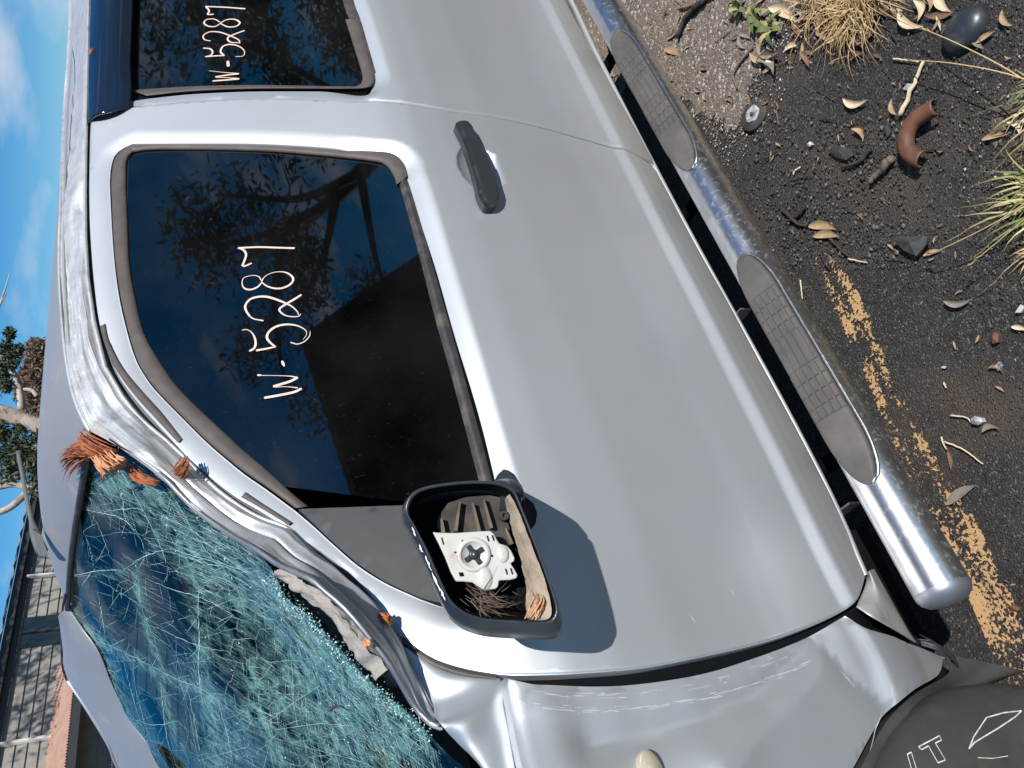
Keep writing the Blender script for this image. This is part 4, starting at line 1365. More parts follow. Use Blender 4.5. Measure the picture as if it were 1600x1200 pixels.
pillar_rail = grid_obj('windscreen_pillar', G, paint_scraped, CAR, 0.0)
tag(pillar_rail, 'crumpled scraped roof rail and windscreen pillar')
# rolled edge of the rail beside the door
mb = MB(); mb.tube(low_c[::3] + np.array([0, -0.001, 0.0]), 0.0034, 8)
mb.build('pillar_flange', paint_scraped, pillar_rail)
mb = MB()
inn = upB + WN * -0.004
mb.tube(inn[20::3], 0.0042, 7)
mb.build('pillar_flange', steel_grey, pillar_rail)
# rubber channel between rail and door frame
ch = []
for (x1, y1), (x2, y2) in zip(smooth_curve(np.array(rail_low[2:27], float), 90), smooth_curve(np.array(fd_top[:27], float), 90)):
    ch.append([hit(x1, y1, 0.012), hit((x1 + x2) / 2, (y1 + y2) / 2, 0.022), hit(x2, y2, 0.014)])
ch = np.array(ch)
grid_obj('door_seal', loft([ch[:, 0] + np.array([0, 0.03, 0.0]), ch[:, 0], ch[:, 1], ch[:, 2], ch[:, 2] + np.array([0, 0.012, -0.012])], 90, 3), rubber, CAR)
# seal along the front edge of the door and a black sheet painting the gap's shade behind it
fs = hits(fd_front, 0.03)
fs2 = hits([(x + 2, y + 16) for x, y in fd_front], 0.03)
grid_obj('door_gap_shade', loft([fs + np.array([0.03, 0.0, 0]), fs, fs2, fs2 + np.array([-0.05, 0.02, 0])], 70, 2), black, CAR)
fr_a = [(630, 992), (648, 1010), (667, 1025), (692, 1037), (730, 1048), (775, 1056)]
fr_b = [(628, 1001), (646, 1019), (665, 1034), (690, 1046), (728, 1057), (775, 1062)]
grid_obj('door_front_seal', loft([hits(fr_a, 0.012), hits(fr_a, 0.002), hits(fr_b, 0.002), hits(fr_b, 0.012)], 50, 4), rubber, CAR)

# ---- roof
mould = upA                                           # 3-D line of the roof moulding, rear to front
order = np.argsort(mould[:, 0])
mx, my, mz = mould[order, 0], mould[order, 1], mould[order, 2]
Y_FAR = 1.52
head_px = [(141, 678), (136, 710), (130, 740), (124, 775), (120, 800), (115, 830), (111, 860), (107.5, 895), (105.5, 925), (104, 952)]
head = smooth_curve(np.array([on_screen(x, y, 0.006) for x, y in head_px]), 40)
head_far = head[-1]
n_y, n_x = 50, 60
ROOF = np.zeros((n_y, n_x, 3))
for a in range(n_y):
    t = a / (n_y - 1)
    h = np.array([np.interp(t, np.linspace(0, 1, 40), head[:, k]) for k in range(3)])
    for b in range(n_x):
        s = (b / (n_x - 1)) ** 2.4
        x = h[0] + s * (3.3 - h[0])
        ye, ze = np.interp(x, mx, my), np.interp(x, mx, mz)
        yf = head_far[1] + 0.05 * min(1, s * 6)
        y0 = h[1] + (ye + t * (yf - ye) - h[1]) * min(1.0, s * 5)
        zr = ze + (1.803 - ze) * (1 - (1 - t) ** 3.2) - 0.03 * t ** 10
        xx = np.clip((x - h[0]) / (0.24 - 0.15 * t), 0, 1)
        q = (1 - xx) ** 2.0
        ROOF[a, b] = (x, y0, zr * (1 - q) + h[2] * q)
roof = grid_obj('roof', ROOF, paint_roof, CAR, 0.0)
# double moulding line along the edge of the roof
for k, (dpx, rr) in enumerate(((0.0, 0.0042), (7.0, 0.0030))):
    P = smooth_curve(hits([(x + dpx * (1 if i > 4 else 0.7), y) for i, (x, y) in enumerate(rail_up)], -0.002), 70)
    mb = MB(); mb.tube(P, rr, 8)
    mb.build('roof_moulding', paint_roof if k else paint_scraped, roof)
mb = MB(); mb.tube(head[2:] - np.array([0, 0, 0.002]), 0.0065, 8)
mb.build('header_seal', rubber, roof)
# far windscreen pillar, and the thin trim along it
fp_in = [(104, 950), (125, 983), (150, 1020), (170, 1070), (195, 1120), (225, 1162), (242, 1197), (300, 1300)]
fp_out = [(103, 960), (102, 1000), (103, 1040), (110, 1063), (140, 1107), (175, 1165), (188, 1198), (236, 1300)]
fin = np.array([on_screen(x, y, 0.004) for x, y in fp_in])
fout = np.array([on_screen(x, y, 0.004) for x, y in fp_out])
fout = np.array([onP(x, y, W0 + WN * 0.01, WN) for x, y in fp_out]) + np.array([0.02, 0.05, 0.01])
fmid = (fin + fout) / 2 + WN * 0.02
far_pillar = grid_obj('windscreen_pillar', loft([fin - WN * 0.01, fin, fmid, fout, fout + np.array([0.03, 0.02, -0.05])], 60, 8), paint_roof, CAR)
mb = MB(); mb.tube(smooth_curve(fout[3:] + WN * 0.004, 40), 0.006, 8)
mb.build('pillar_trim', paint, far_pillar)
mb = MB(); mb.tube(smooth_curve(np.vstack([head[-6], fout[:4]]) + WN * 0.006, 30), 0.0035, 6)
mb.build('pillar_seam', rubber, far_pillar)
# aerial at the front of the roof
base_d = ray(66, 862)
ab = CAM + base_d * ((1.02 - CAM[1]) / base_d[1])
tip = onY(28, 706, ab[1] + 0.02)
mid = onY(46, 800, ab[1] + 0.01)
P = smooth_curve(np.array([ab, onY(56, 838, ab[1]), mid, tip]), 30)
rr = np.interp(np.linspace(0, 1, 30), [0, 0.18, 0.24, 0.30, 0.9, 1], [0.013, 0.011, 0.0085, 0.0055, 0.0045, 0.0045])
mb = MB(); mb.tube(P, rr, 12)
mb.build('aerial', antenna_mat, roof)
mb = MB()
Vb = [onY(x, y, ab[1] + dy) for dy in (-0.02, 0.02) for x, y in ((50, 826), (64, 836), (76, 868), (60, 868))]
mb.add(Vb, [(0, 1, 2, 3), (7, 6, 5, 4), (0, 4, 5, 1), (1, 5, 6, 2), (2, 6, 7, 3), (3, 7, 4, 0)])
mb.build('aerial_base', antenna_mat, roof, False)

# ---- windscreen
def bumps(p):
    x, y = p[..., 0], p[..., 1]
    return 0.006 * np.sin(7 * x + 3 * y) * np.sin(5 * y + 1) + 0.0015 * np.sin(19 * x - 11 * y) - 0.03 * np.exp(-((x - 0.45) / 0.2) ** 2 - ((y - 0.42) / 0.18) ** 2)
def screen_pt(px, py, lift=0.0):
    p = onP(px, py, W0, WN)
    return p + WN * (bumps(p) + lift)
scr_px = [(141, 692), (175, 700), (215, 722), (255, 753), (306, 804), (355, 839), (399, 866), (425, 900), (434, 938), (455, 953), (475, 963), (510, 998), (540, 1026), (587, 1071), (625, 1098), (662, 1126), (678, 1146), (700, 1168), (745, 1205), (830, 1330), (420, 1560), (330, 1340), (300, 1300), (243, 1198), (225, 1163), (195, 1121), (170, 1071), (150, 1021), (125, 984), (104, 951), (107.5, 895), (111, 860), (120, 800), (130, 740)]
so3 = np.array([onP(x, y, W0, WN) for x, y in scr_px])
so2 = resample(so3[:, :2], 260, True)
so2[:, :] += rng.normal(0, 0.0012, so2.shape)
V, T = fill2d(so2, [], np.arange(so2[:, 0].min(), so2[:, 0].max(), 0.012), np.arange(so2[:, 1].min(), so2[:, 1].max(), 0.014))
zpl = W0[2] - (WN[0] * (V[:, 0] - W0[0]) + WN[1] * (V[:, 1] - W0[1])) / WN[2]
P3 = np.stack([V[:, 0], V[:, 1], zpl], 1)
P3 = P3 + WN * bumps(P3)[:, None]
windscreen = mesh_obj('windscreen', P3, [tuple(t) for t in T], screen_glass, CAR)
def project(P):
    q = np.asarray(P) - CAM
    z = q @ FWD
    return np.stack([800 + F_PX * (q @ DWN) / z, 600 - F_PX * (q @ RGT) / z], -1)
VW = lambda pts: np.array([(x * 0.6304, 600 + y * 0.6304) for x, y in pts])
VEINS = [(VW([(215, 190), (300, 260), (400, 330), (450, 420), (490, 500), (500, 600), (500, 700), (520, 800), (540, 950)]), 17, 0.75),
         (VW([(165, 560), (245, 640), (330, 680), (400, 720), (520, 770), (640, 830), (760, 900)]), 9, 0.85),
         (VW([(200, 300), (330, 330), (400, 380), (330, 460), (240, 470)]), 6, 0.7), (VW([(330, 460), (350, 560), (390, 680), (410, 800), (450, 900)]), 8, 0.7),
         (VW([(265, 700), (320, 830), (370, 930)]), 14, 0.7), (VW([(330, 240), (420, 320), (520, 390), (620, 450), (700, 530)]), 26, 0.75),
         (VW([(440, 380), (560, 500), (680, 600), (800, 700), (900, 760), (1050, 860)]), 36, 0.72), (VW([(620, 700), (640, 820), (700, 940)]), 16, 0.8),
         (VW([(700, 560), (760, 700), (800, 850), (850, 950)]), 40, 0.8), (VW([(680, 540), (760, 620), (870, 720), (1000, 830), (1070, 890)]), 18, 1.0)]
BL = [(VW([(850, 860)])[0], 75, 0.9), (VW([(700, 760)])[0], 55, 0.7), (VW([(280, 240)])[0], 26, 0.95), (VW([(950, 900)])[0], 45, 0.95), (VW([(580, 900)])[0], 50, 0.5), (VW([(560, 640)])[0], 40, 0.35)]
def density(uv):
    d = np.full(len(uv), 0.03)
    for c, r, a in BL:
        d = np.maximum(d, a * np.exp(-((uv - c) ** 2).sum(1) / (2 * r * r)))
    for pl_, w, a in VEINS:
        d = np.maximum(d, a * np.exp(-(poly_dist(uv, pl_, False) / w) ** 2))
    # patchy: some panes stay clear
    pt = 0.5 + 0.5 * np.sin(uv[:, 0] * 0.061 + 1.3 * np.sin(uv[:, 1] * 0.043)) * np.sin(uv[:, 1] * 0.071 + 1.1 * np.sin(uv[:, 0] * 0.052))
    return d * (0.55 + 0.45 * pt)
frost = np.clip(density(project(P3)) * 1.05, 0, 1)
at = windscreen.data.attributes.new('frost', 'FLOAT', 'POINT')
at.data.foreach_set('value', frost.astype(np.float32))

scr_poly = np.array(scr_px, float)
mb = MB()
def crack(pts, w):
    P = np.array([screen_pt(x, y, 0.0012) for x, y in pts])
    n = len(P)
    prof = np.sin(np.linspace(0.25, math.pi - 0.25, n))
    mb.ribbon(P, np.maximum(0.00018, w * prof), WN)
def wiggle(p0, ang, length, step=7.0, jit=0.22):
    pts = [p0]
    a = ang
    k = max(3, int(length / step))
    for _ in range(k):
        a += random.gauss(0, jit)
        a = ang + (a - ang) * 0.75
        pts.append((pts[-1][0] + step * math.cos(a), pts[-1][1] + step * math.sin(a)))
    return pts
def shatter(n_cand, ang, stretch, power, mult, floor, seed, widths, drop, max_len):
    """broken panes: cell walls of scattered points, drawn out along one direction"""
    r = np.random.default_rng(seed)
    c = np.stack([r.uniform(95, 790, n_cand), r.uniform(670, 1290, n_cand)], 1)
    c = c[in_poly(c, scr_poly)]
    d = density(c)
    c = c[r.random(len(c)) < np.minimum(1, d ** power * mult + floor)]
    ca, sa = math.cos(ang), math.sin(ang)
    R = np.array([[ca, sa], [-sa, ca]])
    q = (c @ R.T) / np.array([stretch, 1.0])
    res = delaunay_2d_cdt([Vector(p) for p in q], [], [], 0, 1e-4)
    V = np.array([(v[0], v[1]) for v in res[0]]); T = np.array([list(f) for f in res[2]])
    A, B, C_ = V[T[:, 0]], V[T[:, 1]], V[T[:, 2]]
    D = 2 * (A[:, 0] * (B[:, 1] - C_[:, 1]) + B[:, 0] * (C_[:, 1] - A[:, 1]) + C_[:, 0] * (A[:, 1] - B[:, 1]))
    a2, b2, c2_ = (A ** 2).sum(1), (B ** 2).sum(1), (C_ ** 2).sum(1)
    U = np.stack([(a2 * (B[:, 1] - C_[:, 1]) + b2 * (C_[:, 1] - A[:, 1]) + c2_ * (A[:, 1] - B[:, 1])) / D, (a2 * (C_[:, 0] - B[:, 0]) + b2 * (A[:, 0] - C_[:, 0]) + c2_ * (B[:, 0] - A[:, 0])) / D], 1)
    U = (U * np.array([stretch, 1.0])) @ R
    em = {}
    segs = []
    for k, t in enumerate(T):
        for e in ((t[0], t[1]), (t[1], t[2]), (t[2], t[0])):
            key = (min(e), max(e))
            if key in em: segs.append((em[key], k))
            else: em[key] = k
    P0 = U[[s_[0] for s_ in segs]]; P1 = U[[s_[1] for s_ in segs]]
    L = np.linalg.norm(P1 - P0, axis=1)
    ok = (L > 0.8) & (L < max_len) & in_poly(P0, scr_poly) & in_poly(P1, scr_poly) & (r.random(len(L)) > drop)
    for p0, p1 in zip(P0[ok], P1[ok]):
        m = (p0 + p1) / 2 + r.normal(0, 0.015 * np.linalg.norm(p1 - p0), 2)
        w = r.choice(widths)
        Q = np.array([screen_pt(p0[0], p0[1], 0.0012), screen_pt(m[0], m[1], 0.0012), screen_pt(p1[0], p1[1], 0.0012)])
        mb.ribbon(Q, (w * 0.7, w, w * 0.6), WN)
shatter(60, math.atan2(0.68, 1.0), 1.8, 0.4, 0.6, 0.30, 21, [0.0006], 0.0, 260)
shatter(5200, math.atan2(0.66, 1.0), 2.2, 1.7, 1.2, 0.0, 22, [0.00042], 0.04, 30)
# swarms of parallel fractures that follow the two directions in which the pane gave way
cs = np.stack([rng.uniform(100, 760, 26000), rng.uniform(680, 1240, 26000)], 1)
dv = density(cs)
kp = in_poly(cs, scr_poly) & (rng.random(len(cs)) < dv ** 0.75 * 0.55 + 0.004)
cs, dv = cs[kp], dv[kp]
fam2 = rng.random(len(cs)) < np.where(cs[:, 0] > 420, 0.35, np.where((cs[:, 0] < 320) & (cs[:, 1] > 1010), 0.75, 0.12))
th_ = np.where(fam2, 1.26 + 0.10 * np.sin(cs[:, 0] * 0.02), 0.60 + 0.10 * np.sin(cs[:, 1] * 0.017 + cs[:, 0] * 0.009)) + rng.normal(0, 0.022, len(cs))
Ls = rng.uniform(5, 30, len(cs)) * np.where(rng.random(len(cs)) < 0.15, 2.2, 1)
ce = cs + np.stack([np.cos(th_), np.sin(th_)], 1) * Ls[:, None]
okk = in_poly(ce, scr_poly)
for p0, p1 in zip(cs[okk][:3400], ce[okk][:3400]):
    w = random.choice([0.0003, 0.0004, 0.0006])
    mb.ribbon(np.array([screen_pt(p0[0], p0[1], 0.0013), screen_pt(p1[0], p1[1], 0.0013)]), (w, w * 0.5), WN)
# long cracks that cross the clear parts
LONG = [[(105, 955), (128, 975), (150, 1000), (180, 1010), (230, 1035), (270, 1058), (320, 1078), (370, 1110)],
        [(121, 795), (150, 802), (175, 806), (195, 815), (215, 836), (225, 862), (229, 885)],
        [(134, 800), (150, 820), (160, 846), (170, 872), (183, 890)], [(183, 755), (190, 785), (195, 812), (215, 840)],
        [(129, 830), (140, 860), (146, 890)], [(110, 900), (150, 893), (190, 893)], [(205, 880), (230, 868), (262, 860)],
        [(225, 905), (270, 925), (310, 945), (360, 985)], [(215, 975), (250, 985), (300, 1005), (350, 1022)], [(150, 905), (180, 925), (210, 945), (235, 960)],
        [(152, 925), (158, 950), (165, 985), (166, 1000)], [(186, 920), (187, 937)], [(212, 900), (216, 945), (228, 975), (240, 1000), (250, 1030)],
        [(300, 925), (303, 960), (310, 1000), (313, 1050), (318, 1110)], [(252, 1065), (258, 1110), (268, 1160), (280, 1200)], [(195, 1025), (200, 1060), (215, 1110), (230, 1150)],
        [(210, 1030), (214, 1080), (232, 1140), (245, 1185)], [(290, 1060), (300, 1110), (312, 1160), (325, 1200)], [(340, 1080), (352, 1130), (365, 1190)], [(230, 720), (270, 790), (300, 850), (330, 905), (345, 960)],
        [(170, 700), (195, 750), (222, 800), (245, 850), (262, 900)], [(245, 760), (290, 830), (340, 880), (400, 915)], [(200, 1120), (240, 1130), (280, 1125)], [(150, 1040), (175, 1050), (190, 1045)], [(270, 870), (310, 890), (350, 900), (395, 935)],
        [(160, 800), (205, 795), (225, 800)], [(262, 860), (300, 880), (380, 905)]]
for pts in LONG:
    q = smooth_curve(np.array(pts, float), max(10, len(pts) * 7))
    q = q + rng.normal(0, 0.5, q.shape)
    crack([tuple(p) for p in q], 0.0013)
    for p in q[::4]:
        if random.random() < 0.55:
            crack(wiggle(tuple(p), random.choice([0.5, 1.0, 1.5, 2.1, -0.4]) + random.gauss(0, 0.2), random.uniform(10, 40), 8, 0.06), 0.0005)
# star-like parallel streaks across the middle
for _ in range(60):
    px, py = random.uniform(200, 420), random.uniform(880, 1080)
    pts = wiggle((px, py), math.atan2(0.45, 0.9) + random.gauss(0, 0.08), random.uniform(10, 40), 8, 0.03)
    crack(pts, random.choice([0.0003, 0.0004, 0.0007]))
ck = mb.build('cracks', crack_mat, windscreen, False)
tag(ck, kind='stuff')
mb = MB()
c2 = np.stack([rng.uniform(100, 760, 14000), rng.uniform(680, 1230, 14000)], 1)
c2 = c2[in_poly(c2, scr_poly)]
kk = rng.random(len(c2)) < density(c2) ** 1.2 * 0.22 + 0.006
s_ = np.cross(WN, [0, 1.0, 0]); s_ /= np.linalg.norm(s_); t_ = np.cross(WN, s_)
for px, py in c2[kk][:2200]:
    p = screen_pt(px, py, 0.0016)
    r = random.choice([0.0006, 0.0009, 0.0014, 0.0022])
    th = random.uniform(0, 6.28)
    tri = [p + r * (math.cos(th + q) * s_ + math.sin(th + q) * t_) * random.uniform(0.5, 1.2) + WN * random.uniform(0, 0.0012) for q in (0, 2.1, 4.2)]
    mb.add(tri, [(0, 1, 2)])
tag(mb.build('chips_and_glints', chip_mat, windscreen, False), kind='stuff')  # glass crumbs with their glints painted in near-white
# crushed white rim of the broken edge beside the pillar
edge_px = [(425, 900), (434, 938), (455, 953), (475, 963), (510, 998), (540, 1026), (587, 1071), (625, 1098), (662, 1126), (678, 1146)]
E3 = smooth_curve(np.array([screen_pt(x, y, 0.003) for x, y in edge_px]), 120)
mb = MB()
for p in E3:
    for _ in range(14):
        q = p + rng.normal(0, 0.005, 3)
        r = random.uniform(0.0006, 0.0022)
        d = rng.normal(0, 1, (3, 3)); d /= np.linalg.norm(d, axis=1, keepdims=True)
        mb.add([q + r * d[0], q + r * d[1], q + r * d[2]], [(0, 1, 2)])
tag(mb.build('crushed_glass_rim', crack_mat, windscreen, False), kind='stuff')

# torn lining and foam in the gap between glass and pillar
gap_a = [(425, 880), (455, 899), (486, 912), (510, 935), (540, 962), (570, 1000), (600, 1040), (625, 1078), (650, 1115)]
gap_b = [(428, 905), (440, 935), (475, 965), (510, 1000), (545, 1032), (587, 1073), (612, 1090), (640, 1112), (668, 1134)]
ga = np.array([on_screen(x, y, -0.012) for x, y in gap_a]); gb = np.array([on_screen(x, y, -0.05) for x, y in gap_b])
G = loft([ga, (ga + gb) / 2 - WN * 0.028, gb - WN * 0.02], 60, 9, lambda s, t: 0.010 * np.abs(_n3(s, t, 12, 3)) + 0.003 * _n1(s, t, 30, 6))
grid_obj('pillar_lining', G, lining, CAR)
fo_a = [(440, 886), (470, 905), (500, 925), (530, 955), (560, 992), (590, 1030), (606, 1046)]
fo_b = [(445, 893), (474, 917), (503, 934), (538, 974), (562, 1012), (580, 1040), (600, 1050)]
fa_ = np.array([on_screen(x, y, -0.008) for x, y in fo_a]); fb_ = np.array([on_screen(x, y, -0.020) for x, y in fo_b])
grid_obj('foam_padding', loft([fa_, (fa_ + fb_) / 2 + WN * 0.014, fb_], 50, 9, lambda s, t: 0.006 * _n1(s, t, 11, 3) + 0.0025 * _n2(s, t, 34, 8)), foam, CAR)

# ---- base of the pillar and the front wing
pb_l = [(628, 1002), (640, 1042), (655, 1068), (671, 1103), (690, 1131), (715, 1160), (760, 1210), (840, 1330)]
pb_r = [(640, 1015), (690, 1046), (740, 1058), (779, 1063), (786, 1100), (795, 1150), (804, 1199), (830, 1330)]
pl3 = np.array([hit(*pb_l[0], 0.008), hit(*pb_l[1], 0.008), hit(*pb_l[2], 0.008), hit(*pb_l[3], 0.01), on_screen(*pb_l[4], 0.006), on_screen(*pb_l[5], 0.0), on_screen(*pb_l[6], -0.004), on_screen(*pb_l[7], -0.01)])
pr3 = hits(pb_r, 0.004)
pm3 = (pl3 + pr3) / 2 + np.array([-0.01, -0.012, 0.02]) * np.linspace(0.2, 1.0, len(pl3))[:, None]
pillar_base = grid_obj('pillar_base', loft([pl3 - np.array([0, -0.01, 0.01]), pl3, pm3, pr3, pr3 + np.array([0, 0.02, -0.006])], 70, 8), paint, CAR)

WX, WZ, WR = -0.312, 0.350, 0.414                       # front wheel
wing_top = [(783, 1065), (789, 1100), (798, 1150), (808, 1199)]
wing_gap = [(783, 1065), (830, 1071), (862, 1069.5), (975, 1065), (1100, 1048), (1200, 1018), (1275, 988), (1330, 957)]
wing_tail = [(1330, 957), (1370, 980), (1440, 1003), (1486, 1022)]
wing_arch = [(1486, 1022), (1477, 1050), (1440, 1073), (1400, 1107), (1375, 1140), (1350, 1187), (1342, 1202)]
wt = X2(hits(wing_top)); wg = X2(hits(wing_gap)); wtl = X2(hits(wing_tail)); wa = X2(hits(wing_arch))
a0 = math.atan2(wa[-1][1] - WZ, wa[-1][0] - WX)
ra = math.hypot(wa[-1][1] - WZ, wa[-1][0] - WX)
arc = np.array([[WX + ra * math.cos(a), WZ + ra * math.sin(a)] for a in np.linspace(a0, math.pi * 0.98, 40)][1:])
wing_o = np.vstack([smooth_curve(wg, 90)[:-1], smooth_curve(wtl, 30)[:-1], smooth_curve(wa, 50)[:-1], arc, [[-0.95, arc[-1][1]], [-0.98, 0.80], [-0.90, 1.02]], resample(np.vstack([[[-0.90, 1.02]], [[-0.3, 1.10]], wt[::-1]]), 70)[1:-1]])
def seg(pts):
    return X2(hits(pts))
cr1 = seg([(930, 1160), (985, 1152), (1040, 1140), (1110, 1115), (1190, 1080), (1260, 1020), (1283, 985)])
cr2 = seg([(1140, 1200), (1180, 1140), (1240, 1085), (1275, 1040), (1284, 1000)])
cr3 = seg([(800, 1110), (900, 1112), (1000, 1106), (1100, 1085), (1200, 1050)])
cr4 = seg([(1290, 1000), (1330, 1050), (1380, 1090), (1410, 1098)])
def wing_extra(x, z, P):
    d1 = poly_dist(P, cr1, False); d2 = poly_dist(P, cr2, False); d3 = poly_dist(P, cr3, False); d4 = poly_dist(P, cr4, False)
    cus = lambda d, w: np.exp(-(np.sqrt(d * d + 0.003 ** 2) - 0.003) / w)
    y = 0.022 * cus(d1, 0.04) - 0.018 * cus(d2, 0.05) + 0.003 * np.exp(-(d2 / 0.008) ** 2)
    y = y - 0.0015 * np.exp(-(d3 / 0.012) ** 2) + 0.010 * cus(d4, 0.035)
    y = y - 0.008 * np.exp(-((x - 0.16) / 0.09) ** 2 - ((z - 0.52) / 0.11) ** 2) - 0.75 * np.maximum(0, body_y(z) - body_y(0.92)) * sstep(0.90, 0.98, z)
    y = y - 0.003 * np.exp(-((z - 1.06 - 0.2 * (x - 0.16)) / 0.03) ** 2)
    return y + 0.010
front_wing = side_panel('front_wing', wing_o, [], panel_fn(wing_o, None, wing_extra, edge_r=0.010), paint, CAR, 0.011, None, 0.02)
wing_y = panel_fn(wing_o, None, wing_extra, edge_r=0.010)
# rubbed bare streaks along the edge of the wing
mb = MB()
def wing_streak(p0, p1, w, n=10):
    a = np.array(p0, float); b = np.array(p1, float)
    Q = np.array([hit(*(a + (b - a) * t)) for t in np.linspace(0, 1, n)])
    Q[:, 1] = wing_y(Q[:, 0], Q[:, 2]) - 0.0007
    mb.ribbon(Q, w * np.sin(np.linspace(0.3, 2.9, n)), np.array([0, -1.0, 0]))
for _ in range(130):
    px = random.uniform(810, 1260)
    c = np.interp(px, [800, 860, 975, 1100, 1200, 1275], [1072, 1075, 1072, 1056, 1026, 996])
    row = random.choice([8, 14, 30, 34, 36])
    py = c + row + random.gauss(0, 2.0)
    sl_ = np.interp(px, [800, 975, 1100, 1200, 1275], [0.03, -0.08, -0.2, -0.33, -0.45])
    if random.random() < 0.35:
        wing_streak((px, py - 2), (px + 2, py + random.uniform(2, 8)), 0.0005, 4)
    else:
        L = random.uniform(4, 34)
        wing_streak((px, py), (px + L, py + L * sl_), random.uniform(0.0003, 0.0010), 6)
for p0, p1 in (((1320, 1045), (1343, 1072)), ((1400, 1068), (1402, 1087)), ((803, 1100), (815, 1108)), ((1366, 1170), (1388, 1104)), ((1003, 927), (1007, 931)), ((1010, 938), (1018, 947))):
    wing_streak(p0, p1, 0.0012)
tag(mb.build('bare_scratches', scratch, front_wing, False), kind='stuff')
# side indicator lamp
lc = hit(1024, 1205)
mb = MB()
nl = 24
rings = []
for rr_, dy in ((0.030, 0.006), (0.030, -0.006), (0.027, -0.010), (0.018, -0.014), (0.0, -0.015)):
    rings.append([(lc[0] + rr_ * 0.95 * math.cos(t), wing_y(np.array([lc[0]]), np.array([lc[2]]))[0] + dy, lc[2] + rr_ * 0.55 * math.sin(t)) for t in np.linspace(0, 2 * math.pi, nl, endpoint=False)])
Vv = [v for r_ in rings for v in r_]
Ff = [(i * nl + j, (i + 1) * nl + j, (i + 1) * nl + (j + 1) % nl, i * nl + (j + 1) % nl) for i in range(4) for j in range(nl)]
mb.add(Vv, Ff)
mb.build('indicator_lamp', lamp_plastic, front_wing)
# bent flap of the sill end and torn bits behind the wheel arch
fl_a = [(1338, 948), (1352, 915), (1354, 895)]; fl_b = [(1400, 985), (1400, 960), (1362, 890)]
grid_obj('sill_end', loft([hits(fl_a, 0.012), hits([(1365, 965), (1375, 935), (1358, 892)], -0.004), hits(fl_b, 0.004), hits([(1437, 1007), (1420, 985), (1366, 889)], 0.02)], 20, 5), paint_scraped, CAR, 0.0015)
grid_obj('torn_flap', loft([hits([(1433, 1000), (1437, 1000), (1440, 1008)], 0.01), hits([(1455, 1000), (1470, 1010), (1478, 1022)], -0.01), hits([(1436, 990), (1490, 1022), (1500, 1045)], 0.01)], 12, 5), plastic, CAR, 0.002)

# ---- plastic lip of the wheel arch, wheel
arch_plastic = material('scuffed_arch_plastic', (0.055, 0.058, 0.062), 0.55, 0, 0.4, var=((0.10, 0.095, 0.09), 14, 0.45, 0.8), bump=(140, 0.3, 0.001))
lip_a = [(1486, 1024), (1480, 1052), (1441, 1076), (1402, 1110), (1377, 1143), (1352, 1190), (1340, 1215)]
lip_b = [(1600, 1047), (1560, 1062), (1520, 1085), (1480, 1115), (1440, 1145), (1410, 1178), (1398, 1205)]
lip_m = [((x1 * 0.55 + x2 * 0.45), (y1 * 0.55 + y2 * 0.45)) for (x1, y1), (x2, y2) in zip(lip_a, lip_b)]
grid_obj('wheel_arch_liner', loft([hits(lip_a, 0.008), hits(lip_m, 0.022), hits(lip_b, 0.05), hits(lip_b, 0.22)], 50, 8, lambda s, t: 0.002 * np.sin(s * 6 + 3 * t)), arch_plastic, CAR)
def lathe(prof, cx, cz, n=72):
    V, Fc = [], []
    for i in range(n):
        a = 2 * math.pi * i / n
        for r, y in prof:
            V.append((cx + r * math.cos(a), y, cz + r * math.sin(a)))
    m = len(prof)
    for i in range(n):
        for j in range(m - 1):
            Fc.append((i * m + j, ((i + 1) % n) * m + j, ((i + 1) % n) * m + j + 1, i * m + j + 1))
    return V, Fc
TY = -0.022                                            # outer sidewall
TS = 1.035
V, Fc = lathe([(r_ * TS, y_) for r_, y_ in [(0.215, TY + 0.03), (0.225, TY + 0.004), (0.24, TY), (0.29, TY - 0.006), (0.335, TY - 0.006), (0.362, TY - 0.002), (0.38, TY + 0.006), (0.393, TY + 0.022), (0.400, TY + 0.055), (0.400, TY + 0.10), (0.395, TY + 0.20), (0.36, TY + 0.24), (0.24, TY + 0.24)]], WX, WZ)
V = [(v[0], v[1], max(v[2], 0.002)) for v in V]      # soft tyre, flat where it stands
wheel = mesh_obj('front_wheel', V, Fc, tyre_rubber, CAR)
V, Fc = lathe([(0.222, TY + 0.006), (0.212, TY + 0.008), (0.205, TY + 0.05), (0.15, TY + 0.06), (0.06, TY + 0.02), (0.0, TY + 0.018)], WX, WZ, 48)
mesh_obj('rim', V, Fc, steel_grey, wheel)
mb = MB()
for k in range(64):
    a = 2 * math.pi * k / 64
    if WZ + 0.40 * math.sin(a) < 0.03: continue
    R_ = np.array([[math.cos(a), 0, -math.sin(a)], [0, 1, 0], [math.sin(a), 0, math.cos(a)]])
    mb.box((WX + 0.390 * math.cos(a), TY + 0.15, WZ + 0.394 * math.sin(a)), (0.018, 0.18, 0.026), R_)
tag(mb.build('tread_blocks', tyre_rubber, wheel, False), kind='stuff')
def tyre_pt(px, py):
    y_ = TY - 0.006
    for _ in range(12):
        p = onY(px, py, y_)
        y_ = np.interp(math.hypot(p[0] - WX, p[2] - WZ) / TS, [0.24, 0.29, 0.335, 0.362, 0.38, 0.393, 0.4], [TY, TY - 0.006, TY - 0.006, TY - 0.002, TY + 0.006, TY + 0.022, TY + 0.055])
    d = CAM - p
    return p + d / np.linalg.norm(d) * 0.004
